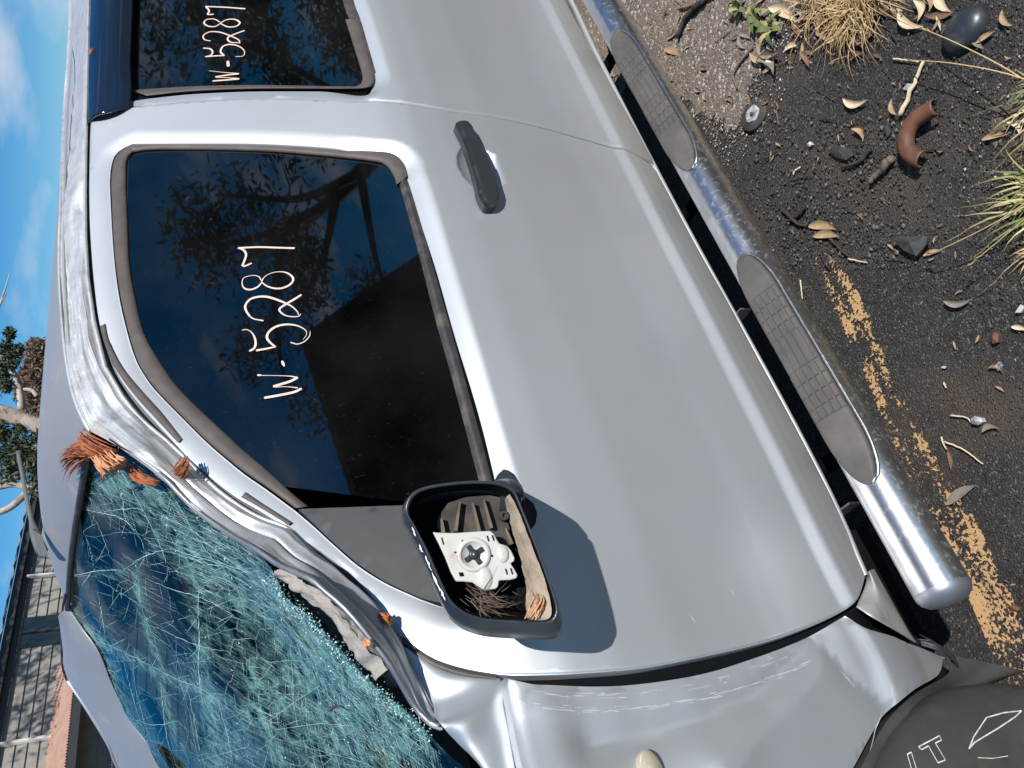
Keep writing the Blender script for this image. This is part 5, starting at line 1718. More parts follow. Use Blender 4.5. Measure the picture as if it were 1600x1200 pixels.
def chalk_line(pts, w=0.0022, close=False):
    mb = MB()
    pts = [(1200 + x * 0.25, 900 + y * 0.25) for x, y in pts]
    if close: pts = pts + pts[:1]
    P = np.array([tyre_pt(*p) for p in pts])
    for a, b in zip(P[:-1], P[1:]):
        mb.ribbon(resample(np.array([a, b]), 5), w, np.array([0, -1.0, 0]), random.uniform(0.0, 0.0004))
    mb.build('tyre_lettering', chalk, wheel, False)
chalk_line([(940, 1068), (1072, 998), (1084, 1025), (1045, 1045), (1108, 1150), (1062, 1168), (1002, 1062), (960, 1085)], 0.0016, True)
chalk_line([(870, 1115), (895, 1100), (945, 1260), (915, 1270)], 0.0016, True)
chalk_line([(1255, 1080), (1285, 1005), (1365, 885), (1470, 855), (1585, 842), (1545, 880), (1440, 950), (1290, 1040), (1255, 1080)], 0.0018)
chalk_line([(1310, 1135), (1400, 1140), (1500, 1125)], 0.0010)
# inner wheel well, so that no daylight shows behind the tyre
mb = MB(); mb.box((-0.2, 0.42, 0.62), (1.3, 0.5, 0.9)); mb.build('wheel_well', black, CAR, False)

# ---- side step: thick chromed tube with two rubber tread pads
SY, SZ, SR = -0.143, 0.468, 0.042
def step_axis(x):
    b = sstep(1.95, 2.4, x)
    return np.array([x, SY + 0.075 * b, SZ - 0.07 * b])
xe = 0.215
xs = np.r_[np.linspace(xe, 1.6, 60), np.linspace(1.62, 2.3, 30)]
P = np.array([step_axis(x) for x in xs])
mb = MB(); mb.tube(P, SR, 40, caps=False)
side_step = mb.build('side_step', chrome, CAR)
# domed end cap
V, Fc = [], []
K = 40
for i, (r, dx_) in enumerate(((SR * 1.0, 0.0), (SR * 0.99, -0.006), (SR * 0.9, -0.014), (SR * 0.7, -0.021), (SR * 0.4, -0.025), (0.001, -0.0265))):
    for j in range(K):
        th = 2 * math.pi * j / K
        V.append((xe + dx_, SY + r * math.cos(th), SZ + r * math.sin(th)))
for i in range(5):
    for j in range(K):
        Fc.append((i * K + j, i * K + (j + 1) % K, (i + 1) * K + (j + 1) % K, (i + 1) * K + j))
mesh_obj('end_cap', V, Fc, steel_grey, side_step)
for x in (0.55, 1.30, 1.95):
    mb = MB(); mb.tube(np.array([[x, SY + 0.01, SZ - 0.035], [x, 0.04, 0.30], [x, 0.3, 0.33]]), 0.018, 8)
    mb.build('step_bracket', black, side_step)
# pads: on the upper outer face of the tube, rounded ends, raised grid of ribs and long grooves
up_ang = math.radians(112)
PADN = np.array([0, math.cos(up_ang), math.sin(up_ang)]); PADT = np.array([0, math.cos(up_ang - math.pi / 2), math.sin(up_ang - math.pi / 2)])
def pad_pt(x, w, h):
    """w = across the pad (towards the car positive), h = height above the tube"""
    return step_axis(x) + PADN * (SR * 1.03 + h - 2.2 * w * w) + PADT * (w + 0.002)
def make_pad(x0, x1):
    L = x1 - x0
    W = 0.0320
    nx, nw = 300, 70
    V, Fc = [], []
    rib = 0.0030
    g = [0.0, 0.26 * L, 0.46 * L, 0.60 * L, 0.80 * L]
    cx_, cw = 0.20 * L / 4, 2 * W / 5
    for i in range(nx):
        x = x0 + L * i / (nx - 1)
        xx = x - x0
        e = min(xx, x1 - x) / (0.20 * L)
        half = W * (math.sqrt(max(0.0, 1 - (1 - min(1, e)) ** 2)) * 0.98 + 0.02)
        for j in range(nw):
            t = -1 + 2 * j / (nw - 1)
            w = half * t
            h = 0.006 * (1 - abs(t) ** 12) * min(1, e * 6 + 0.1) - 0.012 * max(0, abs(t) - 0.985) / 0.015
            for g0, g1 in ((g[1], g[2]), (g[3], g[4])):
                if g0 < xx < g1:
                    a_ = (xx - g0) % cx_; b_ = (w + W) % cw
                    if rib * 0.6 < a_ < cx_ - rib * 0.6 and rib * 0.6 < b_ < cw - rib * 0.6 and abs(t) < 0.96:
                        h -= 0.0026
            if g[2] < xx < g[3] and abs(((w + W) % 0.0138) - 0.0069) < 0.0011:
                h -= 0.0014
            for gg in g[1:]:
                if abs(xx - gg) < 0.0012: h -= 0.0018
            V.append(pad_pt(x, w, h))
    return V, grid_faces(nx, nw)
for pa, pb in (((1368, 752), (1160, 398)), ((1088, 258), (968, 42))):
    x0 = onY(*pa, SY - 0.02)[0]; x1 = onY(*pb, SY - 0.02)[0]
    xa = onP(pa[0], pa[1], (0, SY + SR * PADN[1], SZ + SR * PADN[2]), PADN)[0]
    xb = onP(pb[0], pb[1], (0, SY + SR * PADN[1], SZ + SR * PADN[2]), PADN)[0]
    V, Fc = make_pad(xa, xb)
    tp = mesh_obj('tread_pad', V, Fc, tread, side_step, False)
    # bright lip of the tube round the pad
    lipP = []
    for i in range(60):
        x = xa + (xb - xa) * i / 59
        e = min(x - min(xa, xb), max(xa, xb) - x) / (0.20 * abs(xb - xa))
        lipP.append(pad_pt(x, -(0.0320 * (math.sqrt(max(0.0, 1 - (1 - min(1, e)) ** 2)) * 0.98 + 0.02)) - 0.0035, -0.0015))
    mb = MB(); mb.tube(np.array(lipP), 0.0032, 8)
    mb.build('pad_bezel', chrome, side_step)
#MIRROR
# ---- door mirror, knocked forward and without its glass
MN = np.array([-0.34, -0.90, 0.27]); MN /= np.linalg.norm(MN)
M0 = onY(755, 868, -0.150)
rim_px = [(633, 800), (635, 783), (645, 769), (665, 760), (700, 754), (745, 751), (780, 754), (802, 765), (812, 785), (830, 830), (850, 882), (866, 928), (873, 955), (869, 970), (852, 976), (800, 974), (760, 971), (733, 964), (714, 953), (700, 938), (685, 908), (665, 862), (645, 822)]
NR = 90
rim = smooth_curve(np.array([onP(x, y, M0, MN) for x, y in rim_px]), NR, True)
cen = rim.mean(0)
def ring(scale, depth, shift=(0, 0, 0)):
    return cen + (rim - cen) * scale - MN * depth + np.array(shift)
body_rings = [ring(0.955, -0.001), ring(0.985, -0.004), ring(1.0, 0.0), ring(1.05, 0.012, (-0.006, 0, 0.0)), ring(1.07, 0.035, (-0.014, 0, -0.001)), ring(1.0, 0.06, (-0.016, 0.0, -0.003)), ring(0.78, 0.085, (-0.006, 0, -0.01)), ring(0.35, 0.098, (0.004, 0, -0.016)), ring(0.02, 0.10, (0.006, 0, -0.016))]
inner = [ring(0.955, -0.001), ring(0.935, 0.006), ring(0.90, 0.045, (0.0, 0, 0)), ring(0.80, 0.056, (0.0, 0, 0)), ring(0.02, 0.056, (0.0, 0, 0))]
def ring_obj(name, rings, mat, parent):
    V = [v for r_ in rings for v in r_]
    Fc = [(i * NR + j, (i + 1) * NR + j, (i + 1) * NR + (j + 1) % NR, i * NR + (j + 1) % NR) for i in range(len(rings) - 1) for j in range(NR)]
    return mesh_obj(name, V, Fc, mat, parent)
mirror = ring_obj('door_mirror', body_rings, plastic_smooth, CAR)
tag(mirror, 'door mirror housing without its glass')
ring_obj('mirror_cavity', inner, black, mirror)
def mp(px, py, depth):                                # a point inside the housing, depth behind the rim
    return onP(px, py, M0 - MN * depth, MN)
# arm that joins it to the door
arm = np.array([mp(795, 800, 0.05), mp(800, 770, 0.06), hit(775, 770, 0.02), hit(760, 800, 0.06)])
mb = MB(); mb.tube(smooth_curve(arm, 14), np.linspace(0.016, 0.018, 14), 12)
mb.tube(smooth_curve(np.array([mp(808, 805, 0.05), (mp(808, 805, 0.07) + hit(795, 815, 0.03)) / 2, hit(795, 815, 0.03)]), 10), 0.026, 12)  # extra tube, added to block sunlight between arm and housing
mb.build('mirror_arm_and_blocker', plastic_smooth, mirror)
tipp = [(772, 752), (778, 741), (787, 733), (795, 735), (803, 748), (808, 766), (800, 775), (780, 765)]
Pt = np.array([hit(x, y, -0.018) for x, y in tipp]); Pb = np.array([hit(x, y, 0.01) for x, y in tipp])
mb = MB(); n_ = len(tipp)
mb.add(list(Pt) + list(Pb), [tuple(range(n_))] + [(i, n_ + i, n_ + (i + 1) % n_, (i + 1) % n_) for i in range(n_)])
mb.build('mirror_hinge', plastic_smooth, mirror, False)
# dusty lower lip inside the rim
lip_o = [(796, 772), (806, 790), (822, 828), (842, 880), (856, 925), (862, 955), (855, 968), (825, 970)]
lip_i = [(788, 780), (793, 800), (805, 845), (814, 885), (822, 915), (822, 945), (824, 960), (815, 966)]
G = loft([np.array([mp(x, y, 0.001) for x, y in lip_o]), np.array([mp((x1 + x2) / 2, (y1 + y2) / 2, 0.012) for (x1, y1), (x2, y2) in zip(lip_o, lip_i)]), np.array([mp(x, y, 0.034) for x, y in lip_i])], 50, 8, lambda s, t: 0.0012 * _n1(s, t, 7, 2) + 0.0005 * _n2(s, t, 30, 5))
grid_obj('dusty_lip', G, dust, mirror)
# mount plate with ribs
pl = [(690, 800), (700, 786), (730, 776), (765, 774), (785, 778), (790, 800), (797, 830), (800, 850), (780, 858), (735, 852), (692, 846), (688, 822)]
def plate(name, pts, depth, thick, mat, parent, smooth=False):
    T_ = np.array([mp(x, y, depth) for x, y in pts]); B_ = T_ - MN * thick
    n = len(pts)
    Fc = [tuple(range(n)), tuple(range(2 * n - 1, n - 1, -1))] + [(i, n + i, n + (i + 1) % n, (i + 1) % n) for i in range(n)]
    o = mesh_obj(name, list(T_) + list(B_), Fc, mat, parent, smooth)
    # face the plate outwards
    bm = bmesh.new(); bm.from_mesh(o.data); bmesh.ops.recalc_face_normals(bm, faces=bm.faces); bm.to_mesh(o.data); bm.free()
    return o
backplate = material('dusty_black_plastic', (0.035, 0.033, 0.031), 0.8, 0, 0.3, var=((0.085, 0.07, 0.057), 45, 0.42, 0.8))
rib_dust = material('dusty_rib', (0.15, 0.122, 0.098), 0.85, 0, 0.2, var=((0.08, 0.066, 0.055), 60, 0.4, 0.7))
plate('mount_plate', pl, 0.042, 0.004, backplate, mirror)
for pa, pb in (((719, 784), (712, 830)), ((739, 786), (749, 830)), ((756, 780), (768, 825)), ((790, 825), (800, 850)), ((690, 810), (693, 832))):
    a, b = mp(*pa, 0.030), mp(*pb, 0.030)
    s = np.cross(b - a, MN); s /= np.linalg.norm(s)
    V = [a + s * 0.001, a - s * 0.001, b - s * 0.0022, b + s * 0.0022]
    V = V + [v - MN * 0.014 for v in V]
    mesh_obj('plate_rib', V, [(0, 1, 2, 3), (7, 6, 5, 4), (0, 4, 5, 1), (1, 5, 6, 2), (2, 6, 7, 3), (3, 7, 4, 0)], rib_dust, mirror, False)
# white carrier that held the glass
sc_ = 0.1625
def M1(x, y): return (620 + x * sc_, 730 + y * sc_)
car_px = [M1(*p) for p in [(345, 622), (400, 628), (560, 632), (800, 615), (900, 612), (935, 640), (965, 700), (990, 735), (1060, 755), (1100, 800), (1135, 875), (1130, 905), (1095, 925), (1130, 975), (1165, 1040), (1150, 1070), (1090, 1085), (985, 1090), (975, 1150), (950, 1172), (880, 1180), (800, 1160), (730, 1110), (640, 1100), (570, 1100), (520, 1010), (470, 880), (405, 740)]]
carrier = plate('mirror_carrier', car_px, 0.012, 0.007, white_plastic, mirror)
bv = carrier.modifiers.new('soft_edges', 'BEVEL'); bv.width = 0.0016; bv.segments = 2
bn = -MN
e1 = np.cross([0, 0, 1.0], MN); e1 /= np.linalg.norm(e1); e2 = np.cross(MN, e1)
cc = mp(*M1(738, 840), 0.012)
def disc_rings(c, spec, mat, name, n=36, ax=(1.0, 1.0)):
    V, Fc = [], []
    for r, h in spec:
        for j in range(n):
            t = 2 * math.pi * j / n
            V.append(c + MN * h + r * (ax[0] * math.cos(t) * e1 + ax[1] * math.sin(t) * e2))
    for i in range(len(spec) - 1):
        for j in range(n):
            Fc.append((i * n + j, i * n + (j + 1) % n, (i + 1) * n + (j + 1) % n, (i + 1) * n + j))
    return mesh_obj(name, V, Fc, mat, mirror)
disc_rings(cc, [(0.021, 0.0), (0.0205, 0.002), (0.0165, 0.0028), (0.0150, 0.0022), (0.0146, 0.0006), (0.0005, 0.0006)], white_plastic, 'pivot_socket')
mb = MB()
for ang in (0.5, 0.5 + math.pi / 2):
    d = math.cos(ang) * e1 + math.sin(ang) * e2; s = np.cross(MN, d)
    V = [cc + MN * 0.004 + d * a + s * b for a, b in ((-0.0125, -0.0026), (0.0125, -0.0026), (0.0125, 0.0026), (-0.0125, 0.0026))]
    V += [v - MN * 0.003 for v in V]
    mb.add(V, [(0, 1, 2, 3), (0, 4, 5, 1), (1, 5, 6, 2), (2, 6, 7, 3), (3, 7, 4, 0)])
mb.build('pivot_cross', plastic_smooth, mirror, False)
disc_rings(cc, [(0.006, 0.003), (0.006, 0.0046), (0.004, 0.0052), (0.0005, 0.0052)], plastic_smooth, 'pivot_hub', 20)
disc_rings(cc, [(0.002, 0.0052), (0.002, 0.0066), (0.0003, 0.0068)], steel_grey, 'pivot_screw', 10)
for (x, y), r in (((1020, 835), 0.0075), ((845, 1065), 0.0095)):
    disc_rings(mp(*M1(x, y), 0.012), [(r * 1.2, 0.0), (r * 1.0, 0.0022), (r * 0.6, 0.0034), (0.0004, 0.0036)], white_plastic, 'carrier_dome', 24, (1.25, 0.85))
mb = MB()                                             # black pads painting the shade of slots in the plate
for x, y, w, h in ((868, 685, 12, 56), (918, 680, 12, 56), (1045, 1003, 12, 60), (1095, 1000, 12, 62), (430, 710, 10, 70), (635, 710, 26, 22), (690, 700, 26, 22), (562, 818, 24, 14), (590, 868, 24, 16), (880, 797, 30, 20), (905, 850, 30, 22), (838, 962, 26, 16), (765, 968, 22, 14), (615, 1030, 40, 40)):
    c = mp(*M1(x, y), 0.012) + MN * 0.0012
    a, b = mp(*M1(x - w / 2, y - h / 2 * 0.9), 0.0108), mp(*M1(x + w / 2, y - h / 2), 0.0108)
    c_, d_ = mp(*M1(x + w / 2 + h * 0.28, y + h / 2 * 0.9), 0.0108), mp(*M1(x - w / 2 + h * 0.28, y + h / 2), 0.0108)
    V = [a, b, c_, d_]; V = V + [v - MN * 0.0008 for v in V]
    mb.add(V, [(0, 1, 2, 3), (0, 4, 5, 1), (1, 5, 6, 2), (2, 6, 7, 3), (3, 7, 4, 0)])
tag(mb.build('carrier_slot_shade', black, mirror, False), kind='stuff')
disc_rings(mp(788, 806, 0.030), [(0.006, -0.01), (0.006, 0.004), (0.0035, 0.005), (0.003, 0.001), (0.0003, 0.001)], backplate, 'screw_boss', 14)
# chipped pale edge along the rim
mb = MB()
for px, py, L in ((644, 824, 13), (655, 851, 12), (664, 868, 24), (675, 894, 30), (688, 920, 18)):
    a = mp(px, py, -0.0042); b = mp(px + L * 0.42, py + L, -0.0042)
    mb.ribbon(resample(np.array([a, b]), 9) + rng.normal(0, 0.0003, (9, 3)), 0.0022 * np.sin(np.linspace(0.3, 2.9, 9)) * rng.uniform(0.4, 1.2, 9), MN)
tag(mb.build('rim_chips', chip_mat, mirror, False), kind='stuff')

# ---- inside of the cabin
mb = MB()
mb.box((1.9, 0.92, 0.62), (2.4, 1.6, 0.06))            # floor
mb.box((1.9, 1.80, 0.80), (3.0, 0.06, 0.75))           # far side below the windows
mb.box((3.15, 0.92, 1.0), (0.06, 1.7, 1.2))
mb.box((0.40, 0.92, 0.86), (0.10, 1.6, 0.5))           # bulkhead
mb.build('cabin_shell', cabin, CAR, False)
dash = []
for x, z in ((0.16, 1.13), (0.30, 1.15), (0.44, 1.13), (0.52, 1.08), (0.54, 0.98), (0.50, 0.85)):
    dash.append([(x, y, z + 0.01 * math.sin(y * 9)) for y in np.linspace(0.16, 1.72, 24)])
grid_obj('dashboard', loft(dash, 24, 4), cabin, CAR)
mb = MB()
th = np.linspace(0, 2 * math.pi, 41)
sw = np.array([(0.66 + 0.09 * math.sin(t), 1.32 + 0.185 * math.cos(t), 1.08 + 0.165 * math.sin(t)) for t in th])
mb.tube(sw, 0.015, 8, False)
mb.tube(np.array([[0.66, 1.14, 1.08], [0.655, 1.32, 1.06], [0.66, 1.50, 1.08]]), 0.02, 6)
mb.build('steering_wheel', cabin, CAR)
for yc in (0.52, 1.30):
    prof = [(0.85, 0.78), (0.83, 0.86), (0.95, 0.90), (1.25, 0.87), (1.33, 0.95), (1.42, 1.25), (1.47, 1.42), (1.55, 1.42), (1.54, 1.1), (1.45, 0.8)]
    cur = [[(x, yc - 0.24, z) for x, z in prof], [(x - (0.02 if z > 0.88 else 0), yc, z - 0.02) for x, z in prof], [(x, yc + 0.24, z) for x, z in prof]]
    grid_obj('front_seat', loft(cur, 40, 6), cabin, CAR)
mb = MB()
p = [on_screen(x, y, -0.10) for x, y in ((222, 1085), (240, 1110), (255, 1150), (268, 1190), (278, 1220))]
mb.tube(smooth_curve(np.array(p), 20), 0.014, 8)
mb.build('pillar_grab_handle', cabin_light, CAR)
for q_ in ((320, 1150), (334, 1030)):
    mb = MB(); mb.box(on_screen(*q_, -0.15), (0.05, 0.03, 0.025)); mb.build('red_trim', cabin_red, CAR, False)
grid_obj('headlining', loft([[(x, 0.42, 1.66) for x in (0.95, 2.0, 3.1)], [(x, 0.95, 1.70) for x in (0.95, 2.0, 3.1)], [(x, 1.5, 1.66) for x in (0.95, 2.0, 3.1)]], 20, 6), cabin, CAR)
# bonnet, far side and tail: little of them shows, but the car is whole
bon = [[(0.14, y, 1.135 + 0.02 * math.sin((y - 0.1) / 1.65 * math.pi)) for y in np.linspace(0.10, 1.75, 14)], [(-0.35, y, 1.09 + 0.04 * math.sin((y - 0.1) / 1.65 * math.pi)) for y in np.linspace(0.10, 1.75, 14)], [(-0.95, y, 1.00 + 0.04 * math.sin((y - 0.1) / 1.65 * math.pi)) for y in np.linspace(0.12, 1.73, 14)], [(-1.05, y, 0.70) for y in np.linspace(0.12, 1.73, 14)], [(-1.02, y, 0.40) for y in np.linspace(0.15, 1.70, 14)]]
grid_obj('bonnet', loft(bon, 30, 6), paint, CAR)
zz = np.linspace(0.42, 1.05, 12)
farside = [[(x, 1.86 - body_y(z), z) for z in zz] for x in (-0.9, 0.3, 1.5, 3.3)]
grid_obj('far_side', loft(farside, 12, 4), paint, CAR)
zz2 = np.linspace(1.05, 1.66, 10)
grid_obj('far_window', loft([[(x + (0.0 if k else (z - 1.05) * 0.95), 1.84 - body_y(z) * 0.9, z) for z in zz2] for k, x in enumerate((0.45, 1.5, 3.2))], 10, 4), tint_glass, CAR)
tail = [[(3.32, y, z) for y in np.linspace(0.02 + body_y(z), 1.84 - body_y(z), 8)] for z in (0.45, 0.8, 1.05, 1.4, 1.68)]
grid_obj('tailgate', loft(tail, 8, 3), paint, CAR)
grid_obj('rear_quarter', loft([[(x, body_y(z), z) for z in np.linspace(0.45, 1.68, 30)] for x in (2.77, 3.0, 3.32)], 30, 3), paint, CAR)
# ================================================================== LITTER AND PLANTS
def ground_pt(px, py, lift=0.0):
    p = onZ(px, py)
    p[2] = ground_z(p[0], p[1]) + lift
    return p
# ---- torn bark caught on the car
def strand_bundle(name, strands, mat, label, cat='bark', k=5):
    mb = MB()
    for P, r in strands:
        P = np.asarray(P)
        n = len(P)
        mb.tube(P, r * np.interp(np.linspace(0, 1, n), [0, 0.3, 1], [0.8, 1.0, 0.12]), k)
    o = mb.build(name, mat, None, False)
    return tag(o, label, cat)
def fibres(path_px, lift0, n, spread_px, r, bend=(0, 0), length=(0.3, 1.0), surf=None, tipfan=0.0, rise=0.01):
    S = []
    pts = np.array(path_px, float)
    for _ in range(n):
        a = random.uniform(0, 1 - length[0]); b = min(1, a + random.uniform(*length))
        t = np.linspace(a, b, 7)
        base = np.stack([np.interp(t, np.linspace(0, 1, len(pts)), pts[:, k]) for k in (0, 1)], 1)
        tang = pts[-1] - pts[0]; tang /= np.linalg.norm(tang)
        nrm = np.array([-tang[1], tang[0]])
        off = random.gauss(0, spread_px)
        fan = random.gauss(0, tipfan)
        lf = lift0 + random.uniform(0, rise)
        P = []
        for i, q in enumerate(base):
            q2 = q + nrm * (off + fan * (t[i]) ** 1.5) + rng.normal(0, 0.3, 2)
            P.append(surf(q2[0], q2[1], lf + rise * 0.8 * math.sin(t[i] * 3)))
        S.append((np.array(P), r * random.uniform(0.5, 1.3)))
    return S
sf = lambda x, y, l: screen_pt(x, y, l)
hf = lambda x, y, l: hit(x, y, -l)
s1 = fibres([(205, 712), (180, 690), (160, 688), (140, 700), (118, 718)], 0.015, 90, 6, 0.0014, tipfan=10, surf=sf, rise=0.02)
s1 += fibres([(150, 668), (165, 672), (185, 685), (200, 700)], 0.02, 40, 5, 0.0016, surf=sf, rise=0.015)
s1 += fibres([(160, 690), (152, 705), (146, 722)], 0.012, 22, 4, 0.0014, surf=sf, tipfan=4, rise=0.012)
strand_bundle('bark_fragment', s1, bark_red, 'large bundle of torn red bark at the top corner of the windscreen')
s2 = fibres([(175, 690), (195, 700), (212, 712), (206, 728)], 0.018, 50, 7, 0.0018, surf=sf, tipfan=6, rise=0.02) 
strand_bundle('bark_fragment', s2, bark_pale, 'pale splintered wood among the red bark by the windscreen corner')
s3 = fibres([(210, 722), (230, 735), (255, 752)], 0.010, 40, 3.5, 0.0013, surf=sf, rise=0.012)
strand_bundle('bark_fragment', s3, bark_red, 'thin line of red bark along the windscreen edge')
PM = 0.5
def pf(x, y, l):
    return hit(x, y, -0.012 - l)
s4 = fibres([(296, 712), (290, 725), (282, 735), (274, 745)], 0.006, 60, 4.5, 0.0013, surf=pf, tipfan=3, rise=0.016)
s4 += fibres([(284, 738), (276, 752), (272, 764), (275, 772)], 0.004, 12, 1.2, 0.001, surf=pf, rise=0.006)
strand_bundle('bark_fragment', s4, bark_red, 'shaggy tuft of red bark hanging on the pillar halfway down')
s5 = fibres([(582, 970), (595, 964), (606, 966), (614, 972)], 0.004, 46, 3.2, 0.0016, surf=pf, rise=0.010)
s5 += fibres([(604, 958), (602, 970), (600, 976)], 0.004, 14, 2.5, 0.0016, surf=pf, rise=0.012)
strand_bundle('bark_fragment', s5, bark_red, 'small red bark scrap on the pillar near the mirror')
s6 = fibres([(566, 994), (574, 1005), (582, 1012)], 0.0, 34, 4, 0.0011, surf=lambda x, y, l: on_screen(x, y, 0.006 + l), rise=0.008)
strand_bundle('bark_fragment', s6, bark_pale, 'fine pale bark crumbs on the foam below the pillar')
s7 = fibres([(138, 74), (142, 80), (146, 77)], 0.0, 14, 3, 0.0012, surf=pf, rise=0.006)
strand_bundle('bark_fragment', s7, bark_red, 'tiny red bark scrap on the roof rail above the rear door')
s8 = fibres([(825, 975), (835, 955), (845, 938), (846, 928)], 0.0, 30, 6, 0.0009, surf=lambda x, y, l: mp(x, y, 0.018 - l), tipfan=5, rise=0.012)
strand_bundle('bark_fragment', s8, bark_pale, 'curl of pale fibres inside the bottom of the mirror housing')
fib = material('dusty_plant_fibre', (0.13, 0.10, 0.075), 0.9, 0, 0.2, var=((0.06, 0.045, 0.035), 60, 0.4, 0.7))
s9 = fibres([(720, 925), (745, 945), (780, 955), (815, 950)], 0.0, 26, 11, 0.0007, surf=lambda x, y, l: mp(x, y, 0.036 - l), tipfan=22, rise=0.02, length=(0.15, 0.5))
s9 += fibres([(735, 930), (760, 935), (800, 925)], 0.0, 20, 10, 0.0006, surf=lambda x, y, l: mp(x, y, 0.036 - l), rise=0.02, tipfan=25, length=(0.15, 0.5))
s9 += fibres([(750, 915), (765, 945), (790, 965)], 0.0, 22, 14, 0.0008, surf=lambda x, y, l: mp(x, y, 0.036 - l), rise=0.02, tipfan=20, length=(0.2, 0.6))
strand_bundle('nest_debris', s9, fib, 'dark tangle of fibres and dirt filling the mirror housing', 'debris')
rub_strip = MB(); rub_strip.ribbon(smooth_curve(np.array([screen_pt(x, y, 0.004) for x, y in ((502, 1121), (512, 1113), (525, 1109), (538, 1113), (546, 1113))]), 16), 0.004 * np.sin(np.linspace(0.4, 2.8, 16)), WN)
tag(rub_strip.build('rubber_sliver', rubber, None, False), 'black rubber sliver lying on the shattered windscreen', 'debris')

# ---- leaves
leaf_dry = material('dry_tan_leaf', (0.36, 0.25, 0.155), 0.8, 0, 0.2, var=((0.22, 0.145, 0.09), 60, 0.4, 0.7))
leaf_pale = material('bleached_leaf', (0.55, 0.45, 0.32), 0.8, 0, 0.2, var=((0.40, 0.31, 0.21), 60, 0.4, 0.7))
leaf_brown = material('brown_leaf', (0.20, 0.125, 0.085), 0.8, 0, 0.2, var=((0.12, 0.075, 0.05), 60, 0.4, 0.7))
leaf_grey = material('grey_leaf', (0.22, 0.19, 0.16), 0.85, 0, 0.2, var=((0.14, 0.12, 0.10), 60, 0.4, 0.7))
def leaf_mesh(L, W, curl, bend, seed):
    r = random.Random(seed)
    n, m = 12, 5
    V = []
    for i in range(n):
        t = i / (n - 1)
        w = W * math.sin(math.pi * t ** 0.8) ** 0.9 * 0.5 + 0.0003
        yb = bend * L * (t - 0.5) ** 2 * 4
        for j in range(m):
            u = -1 + 2 * j / (m - 1)
            V.append((L * (t - 0.5), yb + w * u, 0.001 + curl * w * u * u + 0.10 * L * abs(curl) * (t - 0.5) ** 2 * 4 + r.uniform(-0.0004, 0.0004)))
    return V, grid_faces(n, m)
leaf_data = {}
def leaf_variant(mat, k):
    key = (mat.name, k)
    if key not in leaf_data:
        r = random.Random(k)
        V, Fc = leaf_mesh(0.06, r.uniform(0.012, 0.020), r.uniform(0.1, 0.9), r.uniform(-0.3, 0.3), k)
        me = bpy.data.meshes.new('leaf')
        me.from_pydata(V, [], Fc); me.materials.append(mat)
        me.polygons.foreach_set('use_smooth', [True] * len(me.polygons))
        leaf_data[key] = me
    return leaf_data[key]
def place_leaf(px, py, ang_px, len_px, mat, k, label, group=None, tilt=0.0):
    c = ground_pt(px, py, 0.007)
    a, b_ = onZ(px - len_px / 2 * math.cos(ang_px), py - len_px / 2 * math.sin(ang_px)), onZ(px + len_px / 2 * math.cos(ang_px), py + len_px / 2 * math.sin(ang_px))
    d = b_ - a
    o = bpy.data.objects.new('leaf', leaf_variant(mat, k))
    COL.objects.link(o)
    o.location = c
    sc = np.linalg.norm(d) / 0.06
    o.scale = (sc, sc, sc)
    o.rotation_euler = (tilt, random.uniform(-0.12, 0.12), math.atan2(d[1], d[0]))
    tag(o, label, 'leaf', group)
    return o
G1 = 'dry leaves scattered on the gravel verge'
for px, py, a, L, m_, lb in ((1341, 165, 0.05, 40, leaf_pale, 'pale oval leaf alone on the dark ground'), (1056, 80, 0.4, 26, leaf_dry, 'tan leaf on gravel beside the rear tread pad'), (1290, 352, 0.1, 46, leaf_dry, 'large curled tan leaf above the end of the yellow line'), (1296, 366, 0.0, 42, leaf_dry, 'curled tan leaf under a larger one above the yellow line'), (1530, 62, 1.3, 44, leaf_grey, 'long grey leaf standing by the dark hub at the corner'), (1545, 58, -0.6, 34, leaf_dry, 'tan leaf by the dark hub at the corner'), (1574, 34, 1.0, 30, leaf_dry, 'tan leaf at the upper right corner'), (1502, 476, -0.08, 44, leaf_grey, 'grey-brown strip of leaf on the open asphalt'), (1562, 572, 0.3, 24, leaf_brown, 'brown leaf near the right edge below the grass'), (1597, 512, 0.2, 26, leaf_pale, 'pale leaf at the right edge below the grass'), (1460, 394, -0.3, 30, leaf_dry, 'tan leaf tip touching the black shard'), (1352, 205, 0.9, 26, leaf_dry, 'small crumpled tan leaf left of the rusty half ring'), (1400, 172, 1.2, 28, leaf_dry, 'upright tan leaf left of the grey stick'), (1552, 665, -0.2, 30, leaf_grey, 'grey leaf by a pebble on lower asphalt'), (1505, 770, -0.6, 56, leaf_grey, 'long broken leaf beside the yellow line'), (1490, 720, 1.4, 32, leaf_brown, 'purple-brown leaf scrap beside the yellow line'), (1264, 92, 1.0, 30, leaf_brown, 'dark brown crumpled leaf on the edge of the gravel'), (1205, 108, -0.5, 22, leaf_dry, 'small orange-tan leaf next to a white pebble on gravel'), (1592, 275, 0.3, 40, leaf_dry, 'tan leaf below the upper green grass tuft'), (1560, 212, -0.2, 44, leaf_dry, 'buff leaf beside the upper green grass tuft'), (1595, 195, 0.8, 28, leaf_pale, 'cream leaf at the right edge by the grass'), (1352, 208, 0.5, 14, leaf_brown, 'orange leaf scrap on the dark soil')):
    place_leaf(px, py, a, L, m_, random.randint(0, 5), lb)
rl = random.Random(5)
